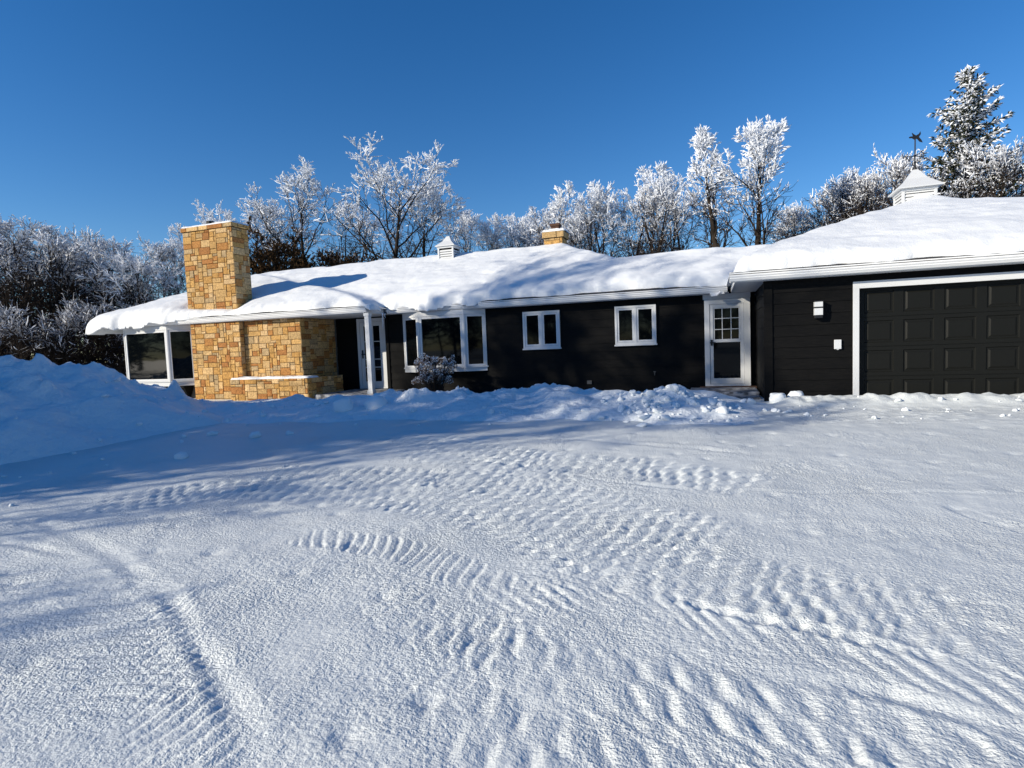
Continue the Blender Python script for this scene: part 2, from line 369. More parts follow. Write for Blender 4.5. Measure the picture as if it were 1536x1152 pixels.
# ------------------------------------------------------------------ house
house = empty('house', (-5, 14.3, 0), 'long low dark house with golden stone chimney, attached garage and snowy hip roof', 'house')
HE = 2.28                                  # underside of the eave
def lap_wall(name, p0, p1, z0, z1, parent=house, off=0., m_='siding', exp_=.205):
    T, L = plan(p0, p1); b = MB(); z = math.floor(z0 / exp_) * exp_ + off
    rng = random.Random(name + str(p0))
    while z < z1:
        a, c = max(z, z0), min(z + exp_, z1)
        if c > a + .005:
            va = .013 * (1 - (a - z) / exp_); vc = .013 * (1 - (c - z) / exp_)
            us = [0]; u = rng.uniform(.6, 3.2)
            while u < L - .3: us += [u - .0015, u + .0015]; u += 3.66
            us.append(L)
            for k in range(0, len(us), 2):
                q = [T @ Vector(p) for p in ((us[k], va, a), (us[k + 1], va, a), (us[k + 1], vc, c), (us[k], vc, c))]
                b.face([tuple(p) for p in q])
            b.face([tuple(T @ Vector(p)) for p in ((0, -.01, a), (L, -.01, a), (L, va, a), (0, va, a))])
        z += exp_
    b.box(0, L, -.12, -.012, z0, z1, 0, T)
    return b.build(name, M[m_], parent)
YM, YG, YE, YS, YB = 14.35, 11.80, 14.80, 13.23, 13.08        # main, garage, entry, stone, chimney breast planes
lap_wall('siding_wall', (-8.85, YM), (.93, YM), -.2, HE + .1)
lap_wall('siding_wall', (.95, 14.6), (.95, YG), -.2, HE + .1)
gw = lap_wall('siding_wall', (.95, YG), (2.5, YG), -.2, HE + .1)
lap_wall('siding_wall', (2.5, YG), (7.6, YG), 2.12, HE + .1)
lap_wall('siding_wall', (7.6, YG), (8.5, YG), -.2, HE + .1)
lap_wall('siding_wall', (-10.94, YE), (-8.85, YE), -.2, HE + .1)
lap_wall('siding_wall', (-8.85, YE), (-8.85, YM), -.2, HE + .1)
lap_wall('basement_siding', (-18.0, 13.45), (-14.8, 13.45), -.3, HE + .1, m_='greysiding')
b = MB(); b.box(.93, 1.06, YG - .035, YG + .1, -.2, HE); b.box(.915, .95, YG - .033, YG + .12, -.2, HE); b.build('corner_board', M['siding'], house)
b = MB(); b.box(-8.89, -8.79, YM - .035, YM + .05, -.2, HE); b.build('corner_board', M['siding'], house)
b = MB(); b.box(-18.0, 8.5, 21.0, 21.2, -.2, HE + .1); b.box(-18.1, -18.0, 13.5, 21.1, -.2, HE + .1); b.box(8.5, 8.6, 11.9, 21.1, -.2, HE + .1); b.build('back_wall', M['siding'], house)

# --- stone walls: random ashlar, each stone a bevelled block over dark mortar
def stone_cells(nx, nz, rng):
    occ = np.zeros((nz, nx), bool); out = []
    sizes = [(3, 2), (4, 3), (3, 3), (5, 2), (4, 2), (2, 2), (2, 1), (3, 1), (2, 3), (5, 3)]; wts = [5, 4, 3, 3, 6, 5, 2, 2, 3, 2]
    for z in range(nz):
        for x in range(nx):
            if occ[z, x]: continue
            for w_, h_ in rng.choices(sizes, wts, k=6) + [(2, 1), (1, 2), (1, 1)]:
                if x + w_ <= nx and z + h_ <= nz and not occ[z:z + h_, x:x + w_].any():
                    occ[z:z + h_, x:x + w_] = True; out.append((x, z, w_, h_)); break
    return out
PAL = [(.58, .37, .13), (.56, .33, .095), (.62, .41, .16), (.50, .28, .075), (.44, .21, .055), (.54, .36, .14), (.64, .44, .19), (.40, .18, .05), (.46, .33, .15), (.58, .35, .11)]
def stone_wall(b, p0, p1, z0, z1, seed, cu=.087, cv=.072):
    rng = random.Random(seed); T, L = plan(p0, p1)
    nx = max(2, round(L / cu)); nz = max(2, round((z1 - z0) / cv)); du = L / nx; dw = (z1 - z0) / nz
    b.box(0, L, -.10, -.012, z0, z1, 1, T)
    for x, z, w_, h_ in stone_cells(nx, nz, rng):
        j = .010; g = .0055
        u0, u1, w0, w1 = x * du + g, (x + w_) * du - g, z0 + z * dw + g, z0 + (z + h_) * dw - g
        d = rng.uniform(-.003, .010); bv = .012
        c = rng.choice(PAL); k = rng.uniform(.84, 1.10); c = (c[0] * k * 1.04, c[1] * k * 1.07, c[2] * k * 1.32)
        ju = lambda: rng.uniform(-.004, .004)
        o = [(u0 + ju(), w0 + ju()), (u1 + ju(), w0 + ju()), (u1 + ju(), w1 + ju()), (u0 + ju(), w1 + ju())]
        i_ = [(u0 + bv, w0 + bv), (u1 - bv, w0 + bv), (u1 - bv, w1 - bv), (u0 + bv, w1 - bv)]
        P = [tuple(T @ Vector((u, -.012, v))) for u, v in o] + [tuple(T @ Vector((u, d - .004, v))) for u, v in o] + [tuple(T @ Vector((u, d + rng.uniform(.002, .006), v))) for u, v in i_]
        fs = [(8, 9, 10, 11)] + [(a, (a + 1) % 4, 4 + (a + 1) % 4, 4 + a) for a in range(4)] + [(4 + a, 4 + (a + 1) % 4, 8 + (a + 1) % 4, 8 + a) for a in range(4)]
        b.faces(P, fs, 0, c)
SM = [M['stone'], M['mortar']]
b = MB(); stone_wall(b, (-14.86, YB), (-12.97, YB), -.2, HE + .05, 1); stone_wall(b, (-14.86, YB + .4), (-14.86, YB), -.2, HE + .05, 2); stone_wall(b, (-12.97, YB), (-12.97, YS), -.2, HE + .05, 3)
br = b.build('chimney_breast', SM, house)
b = MB(); stone_wall(b, (-12.97, YS), (-10.94, YS), -.2, HE + .05, 4); stone_wall(b, (-10.94, YS), (-10.94, YE), -.2, HE + .05, 5); b.build('stone_wall', SM, house)
b = MB(); b.box(-10.945, -10.905, YE - .05, YE, -.1, HE); b.build('corner_trim', M['greysiding'], house)
cy0, cy1, cx0, cx1 = 13.38, 14.0, -15.24, -13.31
b = MB()
stone_wall(b, (cx0, cy0), (cx1, cy0), HE + .05, 5.08, 11); stone_wall(b, (cx1, cy0), (cx1, cy1), HE + .05, 5.08, 12)
stone_wall(b, (cx1, cy1), (cx0, cy1), HE + .05, 5.08, 13); stone_wall(b, (cx0, cy1), (cx0, cy0), HE + .05, 5.08, 14)
chim = b.build('chimney', SM, house); chim['label'] = 'wide golden stone chimney rising through the roof edge'
b = MB(); e = .035
for k, (p, q) in enumerate((((cx0 - e, cy0 - e), (cx1 + e, cy0 - e)), ((cx1 + e, cy0 - e), (cx1 + e, cy1 + e)), ((cx1 + e, cy1 + e), (cx0 - e, cy1 + e)), ((cx0 - e, cy1 + e), (cx0 - e, cy0 - e)))):
    stone_wall(b, p, q, 5.085, 5.215, 20 + k, .12, .13)
b.build('chimney_cap', SM, chim)
b = MB(); b.tube([(-14.5, 13.75, 5.15), (-14.5, 13.75, 5.42)], .12, 12); b.build('flue', M['black'], chim)
# low stone planter in front of the stone wall
b = MB(); px0, px1, py0 = -13.1, -10.40, 12.72
stone_wall(b, (px0, py0), (px1, py0), -.25, .60, 31); stone_wall(b, (px1, py0), (px1, 14.3), -.25, .60, 32); stone_wall(b, (px0, YB), (px0, py0), -.25, .60, 33)
b.box(px0 + .02, px1 - .02, py0 + .02, YS - .02, .50, .585, 1); b.box(-10.85, px1 - .02, YS, 14.28, .50, .585, 1)
b.build('stone_planter', SM, house)
# second chimney on the ridge
b = MB(); kx0, kx1, ky0, ky1 = -5.02, -4.42, 17.75, 18.3
for k, (p, q) in enumerate((((kx0, ky0), (kx1, ky0)), ((kx1, ky0), (kx1, ky1)), ((kx1, ky1), (kx0, ky1)), ((kx0, ky1), (kx0, ky0)))): stone_wall(b, p, q, 3.6, 4.62, 40 + k, .09, .075)
for k, (p, q) in enumerate((((kx0 - .05, ky0 - .05), (kx1 + .05, ky0 - .05)), ((kx1 + .05, ky0 - .05), (kx1 + .05, ky1 + .05)), ((kx1 + .05, ky1 + .05), (kx0 - .05, ky1 + .05)), ((kx0 - .05, ky1 + .05), (kx0 - .05, ky0 - .05)))): stone_wall(b, p, q, 4.62, 4.82, 50 + k, .12, .10)
c2 = b.build('chimney', SM, house); c2['label'] = 'small stone chimney behind the ridge with a clay flue'
b = MB(); b.box(-4.83, -4.57, 17.92, 18.14, 4.8, 5.08); b.box(-4.86, -4.54, 17.89, 18.17, 5.02, 5.10); b.build('clay_flue', M['brick'], c2, .01)

# --- roof
E0 = HE + .17
def HR(x, y):
    A1 = np.minimum.reduce([.44 * (y - 13.98), .44 * (21.5 - y), .66 * (x + 18.45), .44 * (-.72 - x)])
    A2 = np.minimum.reduce([.352 * (y - 12.97), .36 * (22.3 - y), .66 * (x + 18.45), .20 * (-8.62 - x)])
    B_ = np.minimum.reduce([.44 * (y - 13.98), .44 * (17.6 - y), .9 * (x + 4), .9 * (4 - x)])
    G_ = np.minimum.reduce([.364 * (y - 11.47), .364 * (x - .34), .364 * (8.86 - x), .364 * (22 - y)])
    return E0 + np.maximum.reduce([A1, A2, B_, G_])
X, Y = np.meshgrid(np.union1d(np.arange(-18.45, 8.87, .13), [-8.62, .34, 8.86]), np.union1d(np.arange(11.47, 22.3, .13), [12.97, 13.98, 22.2]))
H0 = HR(X, Y); xc = .25 * (X[:-1, :-1] + X[1:, 1:] + X[1:, :-1] + X[:-1, 1:]); yc = .25 * (Y[:-1, :-1] + Y[1:, 1:] + Y[1:, :-1] + Y[:-1, 1:])
link('roof', grid_mesh('roof', X, Y, H0, M['shingle'], False, HR(xc, yc) >= E0), house)
# fascia, gutters and soffits along the eaves
def eave(b, p0, p1, gut=True):
    T, L = plan(p0, p1)
    b.box(0, L, -.10, -.075, HE, E0 - .015, 1, T)                       # fascia
    if gut:
        prof = [(-.073, HE + .025), (-.02, HE + .015), (.0, HE + .045), (.012, HE + .06), (.012, HE + .075), (.03, HE + .10), (.03, HE + .125), (.012, HE + .125), (-.03, HE + .105), (-.073, HE + .105)]
        n = len(prof); P = [tuple(T @ Vector((u, v, z))) for u in (0, L) for v, z in prof]
        b.faces(P, [(i, (i + 1) % n, n + (i + 1) % n, n + i) for i in range(n)] + [tuple(range(n))[::-1], tuple(range(n, 2 * n))], 0)
    b.box(0, L, -.14, .02, E0 - .03, E0 - .008, 0, T)                   # drip edge
    b.box(0, L, -.30, -.05, E0 + .004, E0 + .016, 0, T)
b = MB(); eave(b, (-8.60, 13.98), (.33, 13.98)); eave(b, (.31, 11.47), (8.9, 11.47)); eave(b, (-18.4, 12.97), (-8.60, 12.97))
eave(b, (.33, 13.95), (.33, 11.50), False); eave(b, (-8.60, 13.0), (-8.60, 13.95), False); eave(b, (-18.42, 21), (-18.42, 13), False)
b.build('gutter', [M['alu'], M['white']], house)
b = MB(); b.box(-18.40, -8.66, 13.06, 14.9, HE + .002, HE + .02); b.box(-8.655, .36, 14.07, 14.9, HE + .003, HE + .021); b.box(.42, 8.8, 11.56, 12.2, HE + .004, HE + .022); b.box(.42, .955, 12.2, 14.5, HE + .0045, HE + .0225)
b.build('soffit', M['soffit'], house)
b = MB(); b.tube([(.18, 13.93, HE + .02), (.10, 13.93, HE - .05), (-.02, 13.96, HE - .05)], .03, 8); b.box(-.05, .26, 13.93, 14.0, HE - .025, HE + .012); b.build('gutter_outlet', M['alu'], house)
b = MB(); b.box(-8.70, -8.57, 13.03, 13.16, 0, HE + .003); b.box(-8.72, -8.55, 13.01, 13.18, .08, .22); b.box(-8.715, -8.555, 13.015, 13.175, HE - .09, HE - .001); b.build('porch_post', M['white'], house, .006)
b = MB(); b.box(-10.3, -8.35, 12.85, 14.79, -.2, .13); b.build('porch_slab', M['concrete'], house, .01)
b = MB(); b.box(-9.3, -8.3, 12.72, 12.845, -.2, .09); b.build('porch_step', M['brick'], house, .01)

# --- windows and doors
def pane(T, u0, u1, w0, w1, v, parent, name='pane'):
    p = MB(); p.box(u0, u1, v - .012, v, w0, w1, 0, T); return p.build(name, M['glass'], parent)
def casement(X0, X1, Z0, Z1, y, label):
    T, L = plan((X0, y), (X1, y)); b = MB()
    b.frame(0, L, Z0, Z1, .055, 0, .055, T); b.box(L / 2 - .03, L / 2 + .03, 0, .053, Z0 + .055, Z1 - .055, 0, T)
    b.box(-.02, L + .02, 0, .075, Z0 - .035, Z0 + .001, 0, T)
    o = b.build('casement_window', M['white'], house, .004); o['label'] = label
    for u0, u1 in ((.058, L / 2 - .032), (L / 2 + .032, L - .058)):
        s = MB(); s.frame(u0, u1, Z0 + .058, Z1 - .058, .045, .005, .042, T); so_ = s.build('sash', M['white'], o, .003)
        pane(T, u0 + .044, u1 - .044, Z0 + .10, Z1 - .10, .022, so_)
casement(-4.70, -3.70, 1.17, 2.13, YM - .022, 'left of two small casement windows in the dark wall')
casement(-2.29, -1.29, 1.18, 2.13, YM - .022, 'right of two small casement windows in the dark wall')
def bay(pts, Z0, Z1, sill, head, label, wedge=False):
    b = MB(); base = [Vector(p) for p in pts]
    def slab(off, z0, z1):
        q = [(p.x, p.y) for p in base]; cx = sum(p[0] for p in q) / 4
        q = [(p[0] + (off if p[0] > cx else -off), p[1] - (off if i in (1, 2) else 0)) for i, p in enumerate(q)]
        n = 4; P = [(x, y, z) for z in (z0, z1) for x, y in q]
        b.faces(P, [(3, 2, 1, 0), (4, 5, 6, 7)] + [(i, (i + 1) % 4, 4 + (i + 1) % 4, 4 + i) for i in range(4)])
    slab(.0, Z0, Z0 + sill)
    o = b.build('bay_window', M['white'], house, .004); o['label'] = label
    b = MB(); slab(.035, Z0 + sill, Z0 + sill + .03); b.build('sill', M['white'], o, .004)
    b = MB(); slab(0, Z1 - head, Z1); b.build('head_board', M['white'], o, .004)
    for k in range(3):
        T, L = plan(pts[k], pts[k + 1]); z0, z1 = Z0 + sill + .03, Z1 - head
        s = MB(); e = .04
        s.box(0, e, -.06, .0, z0, z1, 0, T); s.box(L - e, L, -.06, .0, z0, z1, 0, T)
        s.frame(e + .004, L - e - .004, z0 + .004, z1 - .004, .065 if k == 1 else .055, -.05, -.008, T)
        so_ = s.build('sash', M['white'], o, .004)
        bd = .064 if k == 1 else .054
        pane(T, e + .004 + bd, L - e - .004 - bd, z0 + bd + .004, z1 - bd - .004, -.03, so_)
    return o
bay([(-8.30, YM - .03), (-7.66, 14.02), (-6.28, 14.02), (-5.76, YM - .03)], .62, HE, .10, .13, 'bay window with three panes beside the front porch')
bay([(-18.05, 13.42), (-17.60, 13.0), (-15.76, 13.0), (-15.12, 13.40)], .42, HE, .13, .13, 'bay window at the far end left of the chimney')
# dark corbels under the end bay
b = MB()
for x in (-16.75, -15.55):
    P = [(x - .05, 13.42, -.05), (x + .05, 13.42, -.05), (x + .28, 13.05, .41), (x - .28, 13.05, .41), (x + .28, 13.42, .41), (x - .28, 13.42, .41)]
    b.faces(P, [(0, 1, 2, 3), (1, 4, 2), (0, 3, 5), (3, 2, 4, 5), (0, 5, 4, 1)])
b.box(-17.5, -15.3, 13.06, 13.42, .36, .415); b.build('bay_bracket', M['siding'], house)
b = MB(); b.box(-16.62, -16.50, 13.36, 13.43, .17, .30); b.build('outlet_box', M['white'], house, .01)
# side door with storm door
T, L = plan((-.18, YM - .03), (.80, YM - .03)); b = MB(); z0, z1 = .12, 2.16
b.frame(0, L, z0, z1, .115, 0, .06, T, bb=.05); b.box(-.03, L + .03, -.02, .05, z1 + .003, HE, 0, T); b.box(L - .115, L + .02, .06, .075, z0, z1, 0, T)
d = b.build('side_door', M['white'], house, .004); d['label'] = 'white storm door with nine small panes over one large pane'
s = MB(); s.frame(.12, L - .12, z0 + .055, z1 - .12, .075, .0, .045, T, bb=.13); s.box(.195, L - .195, 0, .045, 1.15, 1.20, 0, T)
st = s.build('storm_door', M['white'], d, .004)
pane(T, .195, L - .195, .30, 1.155, .012, st); up_ = pane(T, .195, L - .195, 1.195, 1.97, .012, st)
s = MB(); u0, u1 = .20, L - .20; s.frame(u0, u1, 1.20, 1.965, .025, .013, .03, T)
for k in (1, 2): s.box(u0 + (u1 - u0) * k / 3 - .009, u0 + (u1 - u0) * k / 3 + .009, .013, .026, 1.22, 1.95, 0, T); s.box(u0 + .02, u1 - .02, .013, .027, 1.20 + .765 * k / 3 - .009, 1.20 + .765 * k / 3 + .009, 0, T)
s.build('muntins', M['white'], st)
s = MB(); s.box(.135, .175, .045, .075, 1.08, 1.22, 0, T); s.box(.12, .25, .07, .09, 1.135, 1.16, 0, T); s.build('handle', M['black'], st, .005)
b = MB(); b.box(-.30, .93, 14.0, 14.33, -.12, .118, 0)
b.build('door_step', M['brick'], house)
b = MB()
rg = random.Random(3)
for row, (z, zz) in enumerate(((-.11, -.05), (-.04, .02), (.03, .08))):
    x = -.30 - (.1 if row % 2 else 0)
    while x < .93:
        b.box(max(x, -.30) + .006, min(x + .2, .93) - .006, 13.985, 14.005, z, zz); x += .21
b.build('step_bricks', M['brick'], house)
# front door in the porch recess
T, L = plan((-10.12, YE - .025), (-9.12, YE - .025)); b = MB(); z0, z1 = .14, 2.24
b.frame(0, L, z0, z1, .10, 0, .05, T, bb=.04); d = b.build('front_door', M['white'], house, .004); d['label'] = 'white glazed front door in the shaded porch recess'
s = MB(); s.frame(.105, L - .105, z0 + .045, z1 - .105, .12, 0, .04, T, bb=.17)
for z in (.78, 1.02, 1.55): s.box(.22, L - .22, .012, .03, z - .012, z + .012, 0, T)
s.box(L * .5 - .03, L * .5 + .05, .01, .035, z0 + .2, z1 - .22, 0, T)
st = s.build('storm_door', M['white'], d, .004); pane(T, .22, L - .22, .34, 2.02, .012, st)
s = MB(); s.box(.15, .19, .04, .07, 1.05, 1.30, 0, T); s.box(.14, .28, .065, .085, 1.16, 1.19, 0, T); s.build('handle', M['black'], st, .004)
# garage door
b = MB(); b.frame(2.385, 7.72, -.1, 2.165, .10, 0, .018, plan((0, YG - .02), (1, YG - .02))[0], bb=.01, bt=.125); b.build('garage_trim', M['white'], house, .004)
b = MB(); b.box(2.48, 2.50, YG - .02, 11.95, -.1, 2.05); b.box(7.60, 7.62, YG - .02, 11.95, -.1, 2.05); b.box(2.5, 7.6, YG - .018, 11.95, 2.045, 2.06); b.build('garage_jamb', M['siding'], house)
gd = MB(); yd = 11.90
gd.box(2.47, 7.63, yd + .03, yd + .06, -.1, 2.1)
zs = [-.075 + .533 * k for k in range(5)]
for r_ in range(4):
    za, zb = zs[r_] + .003, zs[r_ + 1] - .003; edges_u = [2.48]
    for c_ in range(8):
        u1 = 3.05 + .606 * c_; u0 = u1 - .46; w0 = za + .068; w1 = w0 + .395
        nu = (edges_u[-1], u0)
        gd.face([(edges_u[-1], yd, za), (u0, yd, za), (u0, yd, zb), (edges_u[-1], yd, zb)])
        gd.face([(u0, yd, za), (u1, yd, za), (u1, yd, w0), (u0, yd, w0)]); gd.face([(u0, yd, w1), (u1, yd, w1), (u1, yd, zb), (u0, yd, zb)])
        rings = [(0, 0), (.013, .016), (.035, .016), (.062, .002)]
        for (i0, d0), (i1, d1) in zip(rings[:-1], rings[1:]):
            A = [(u0 + i0, w0 + i0), (u1 - i0, w0 + i0), (u1 - i0, w1 - i0), (u0 + i0, w1 - i0)]; B = [(u0 + i1, w0 + i1), (u1 - i1, w0 + i1), (u1 - i1, w1 - i1), (u0 + i1, w1 - i1)]
            for k in range(4):
                j = (k + 1) % 4; gd.face([(A[k][0], yd + d0, A[k][1]), (A[j][0], yd + d0, A[j][1]), (B[j][0], yd + d1, B[j][1]), (B[k][0], yd + d1, B[k][1])])
        i1, d1 = rings[-1]; gd.face([(u0 + i1, yd + d1, w0 + i1), (u1 - i1, yd + d1, w0 + i1), (u1 - i1, yd + d1, w1 - i1), (u0 + i1, yd + d1, w1 - i1)])
        edges_u.append(u1)
    gd.face([(edges_u[-1], yd, za), (7.62, yd, za), (7.62, yd, zb), (edges_u[-1], yd, zb)])
    for z in (za, zb): gd.face([(2.48, yd, z), (7.62, yd, z), (7.62, yd + .03, z), (2.48, yd + .03, z)])
gd.build('garage_door', M['gdoor'], house)
# wall lamp, key pad, outlet, hose tap
b = MB(); b.box(1.76, 1.88, YG - .06, YG - .01, 1.56, 1.86, 1); b.box(1.752, 1.888, YG - .15, YG - .03, 1.60, 1.73, 0); b.box(1.752, 1.888, YG - .15, YG - .03, 1.745, 1.84, 0); b.box(1.745, 1.895, YG - .157, YG - .02, 1.725, 1.75, 1); b.box(1.745, 1.895, YG - .155, YG - .02, 1.84, 1.86, 1); b.box(1.755, 1.885, YG - .14, YG - .03, 1.545, 1.60, 1)
b.build('wall_lamp', [M['white'], M['black']], house, .004)
b = MB(); b.box(2.085, 2.20, YG - .055, YG - .015, .97, 1.14); b.box(2.125, 2.16, YG - .05, YG - .02, .955, .97); b.build('outlet_cover', M['white'], house, .008)
b = MB(); b.box(-3.04, -2.92, YM - .05, YM - .01, .21, .30); b.box(-3.02, -2.94, YM - .056, YM - .05, .23, .28); b.build('outlet_cover', M['greysiding'], house, .005)
b = MB(); b.tube([(-1.35, YM - .01, .47), (-1.35, YM - .07, .46), (-1.35, YM - .09, .41)], .013, 8); b.tube([(-1.38, YM - .06, .49), (-1.32, YM - .06, .49)], .012, 8); b.build('hose_tap', M['greysiding'], house)
# cupolas
def cupola(x0, x1, y0, y1, zb, ze, za, ov, sides, label):
    b = MB(); t = .055
    for x in (x0, x1 - t):
        for y in (y0, y1 - t): b.box(x, x + t, y, y + t, zb, ze)
    b.box(x0 - .012, x1 + .012, y0 - .012, y1 + .012, ze - .06, ze - .002); b.box(x0 + .04, x1 - .04, y0 + .04, y1 - .04, zb, ze - .06, 1)
    o = b.build('cupola', [M['white'], M['siding']], house, .004); o['label'] = label
    l_ = MB(); z = zb + .02
    while z < ze - .10:
        for (p, q) in (((x0 + t, y0), (x1 - t, y0)), ((x1, y0 + t), (x1, y1 - t)), ((x1 - t, y1), (x0 + t, y1)), ((x0, y1 - t), (x0, y0 + t))):
            T, L = plan(p, q); P = [T @ Vector(v) for v in ((0, -.005, z), (L, -.005, z), (L, -.035, z + .062), (0, -.035, z + .062))]
            l_.face([tuple(v) for v in P]); l_.face([tuple(T @ Vector(v)) for v in ((0, -.005, z), (0, -.035, z), (L, -.035, z), (L, -.005, z))])
        z += .075
    l_.build('louvers', M['white'], o)
    r_ = MB(); cx, cy = (x0 + x1) / 2, (y0 + y1) / 2; ap = .05
    q = [(x0 - ov, y0 - ov), (x1 + ov, y0 - ov), (x1 + ov, y1 + ov), (x0 - ov, y1 + ov)]; m2 = [(cx + (p[0] - cx) * .45, cy + (p[1] - cy) * .45) for p in q]; tp = [(cx - ap, cy - ap), (cx + ap, cy - ap), (cx + ap, cy + ap), (cx - ap, cy + ap)]
    P = [(x, y, ze) for x, y in q] + [(x, y, ze + .025) for x, y in q] + [(x, y, ze + (za - ze) * .52) for x, y in m2] + [(x, y, za) for x, y in tp]
    fs = [(3, 2, 1, 0), (12, 13, 14, 15)]
    for k in range(3): fs += [(k * 4 + i, k * 4 + (i + 1) % 4, k * 4 + 4 + (i + 1) % 4, k * 4 + 4 + i) for i in range(4)]
    r_.faces(P, fs); r_.build('cupola_roof', M['white'], o)
    return o
cp = cupola(4.12, 4.80, 15.5, 16.18, 3.9, 4.48, 4.95, .09, 1, 'larger white louvered cupola with a weather vane on the garage roof')
cupola(-8.55, -7.98, 17.25, 17.82, 3.9, 4.62, 4.98, .06, 1, 'smaller white louvered cupola on the main ridge')
# weather vane: pole, compass arms with letters, arrow and eagle
v = MB(); vx, vy = 4.46, 15.84
v.tube([(vx, vy, 4.93), (vx, vy, 5.66)], .014, 8); v.tube([(vx, vy, 4.93), (vx, vy, 5.0), (vx, vy, 5.06)], [.05, .035, .015], 8); v.tube([(vx, vy, 5.09), (vx, vy, 5.12), (vx, vy, 5.15)], [.015, .033, .015], 8)
ca = R(20)
for k in range(4):
    a = ca + k * math.pi / 2; v.tube([(vx, vy, 5.26 + (k % 2) * .02), (vx + .19 * math.cos(a), vy + .19 * math.sin(a), 5.26 + (k % 2) * .02)], .008, 6)
v.tube([(vx, vy, 5.24), (vx, vy, 5.27), (vx, vy, 5.30)], [.014, .035, .014], 8)
def strokes(a, segs):
    c = (vx + .235 * math.cos(a), vy + .235 * math.sin(a), 5.27)
    for (u0, w0, u1, w1) in segs: v.tube([(c[0] + u0, c[1], c[2] + w0), (c[0] + u1, c[1], c[2] + w1)], .0095, 6)
strokes(ca + math.pi, [(-.05, .05, -.025, -.05), (-.025, -.05, 0, .02), (0, .02, .025, -.05), (.025, -.05, .05, .05)])
strokes(ca, [(-.03, -.05, -.03, .05), (-.03, .05, .03, .05), (-.03, 0, .02, 0), (-.03, -.05, .03, -.05)])
strokes(ca + math.pi / 2, [(-.035, -.05, -.035, .05), (-.035, .05, .035, -.05), (.035, -.05, .035, .05)])
strokes(ca - math.pi / 2, [(.03, .045, -.03, .03), (-.03, .03, .03, -.02), (.03, -.02, -.03, -.045)])
def flat(poly, th=.012):
    n = len(poly); P = [(vx + u, vy + s_ * th, w_) for s_ in (-1, 1) for u, w_ in poly]
    v.faces(P, [tuple(range(n)), tuple(range(2 * n - 1, n - 1, -1))] + [(i, (i + 1) % n, n + (i + 1) % n, n + i) for i in range(n)])
flat([(-0.014, 5.64), (-0.065, 5.683), (-0.108, 5.683), (-0.122, 5.708), (-0.094, 5.719), (-0.043, 5.716), (-0.065, 5.798), (-0.022, 5.755), (0.014, 5.726), (0.072, 5.755), (0.101, 5.806), (0.108, 5.741), (0.072, 5.683), (0.122, 5.611), (0.144, 5.554), (0.086, 5.582), (0.036, 5.654)])
v.build('weather_vane', M['black'], cp)

# --- snow on the roof: one sheet with rounded edges
st_ = .055
sx, sy = np.arange(-19.0, 9.3, st_), np.arange(11.2, 22.6, st_)
X, Y = np.meshgrid(sx, sy); H0 = HR(X, Y)
def blur(a, n):
    for _ in range(n):
        p = np.pad(a, 1, mode='edge'); a = (p[:-2, 1:-1] + p[2:, 1:-1] + p[1:-1, :-2] + p[1:-1, 2:] + 4 * a) / 8
    return a
Hb = blur(H0, 55); Hb = np.maximum(Hb, H0 + .02)
dist = (H0 - E0) / .40
o_ = -.05 + .06 * fbm(X * 1.1, Y * 1.1, 200, 3) + .025 * fbm(X * 5, Y * 5, 205, 3)
lft = sst(-14.3, -16.0, X) * sst(16, 13.5, Y); o_ += lft * (.20 + .22 * sst(-17.2, -18.2, X))
bayr = sst(-8.7, -8.3, X) * sst(-5.6, -6.1, X); o_ += bayr * (.17 + .09 * np.sin(X * 4.1))
o_ += .10 * sst(-5.4, -4.6, X) * sst(-.2, -1.5, X) * -.35
dd = dist + o_
T_ = .33 + .05 * fbm(X * .5, Y * .5, 210, 3) - .06 * sst(3, 0, np.hypot(X - 4.6, Y - 15.8))
def rnd(r): return np.sqrt(np.clip(1 - (1 - np.clip(dd / r, 0, 1)) ** 2, 0, 1))
low = sst(-14.2, -13.4, X) * sst(-7.6, -8.6, X)
ek = .52 + .35 * lft - .20 * low + .12 * fbm(X * .9, Y * .9, 240, 2)
prof = ek * rnd(.20) + (1 - ek) * (1 - np.exp(-np.clip(dd, 0, 9) / .75)) * (1 - .0 * low)
prof = np.where(lft > .01, prof * (1 - lft) + lft * rnd(.38), prof)
top = Hb + T_ * prof + .012 * fbm(X * 1.6 + Y * .5, Y * 3.2, 220, 3) * sst(0, .5, dd) + .010 * pn(X * 5, Y * 5, 230) * prof + .03 * sst(.45, .05, dd) * sst(0, .04, dd) * fbm(X * 6, Y * 6, 232, 3) - .035 * np.clip(fbm(X * .8 + 3, Y * 2.2, 234, 3) - .15, 0, 1) * sst(.2, .9, dd)
# scoured trench round the big chimney and drift behind it
dc = np.hypot(np.maximum(np.maximum(cx0 - X, X - cx1), 0), np.maximum(np.maximum(cy0 - Y, Y - cy1), 0))
top -= .12 * np.exp(-(dc / .22) ** 2)
top += .14 * np.exp(-(np.hypot(X - 4.46, Y - 15.75) / .45) ** 2)
bot = H0 - .035 - (.10 + .07 * np.sin(X * 3.3 + 1) + .05 * np.sin(X * 7.1)) * lft * sst(.05, -.3, dist) - .05 * bayr * sst(.02, -.2, dist)
top = np.maximum(top, bot + .012)
kp = dd > 0; q = kp[:-1, :-1] | kp[1:, 1:] | kp[1:, :-1] | kp[:-1, 1:]
gy_, gx_ = np.gradient(dist, st_); gn = np.maximum(np.hypot(gx_, gy_), .2)
out = dd < 0
sh = np.where(out, -dd / gn, 0); sh = np.clip(sh, 0, .09)
Xs, Ys = X + sh * gx_ / gn, Y + sh * gy_ / gn
top = np.where(out, bot + .03, top)
ny, nx = X.shape; idx = np.arange(nx * ny).reshape(ny, nx)
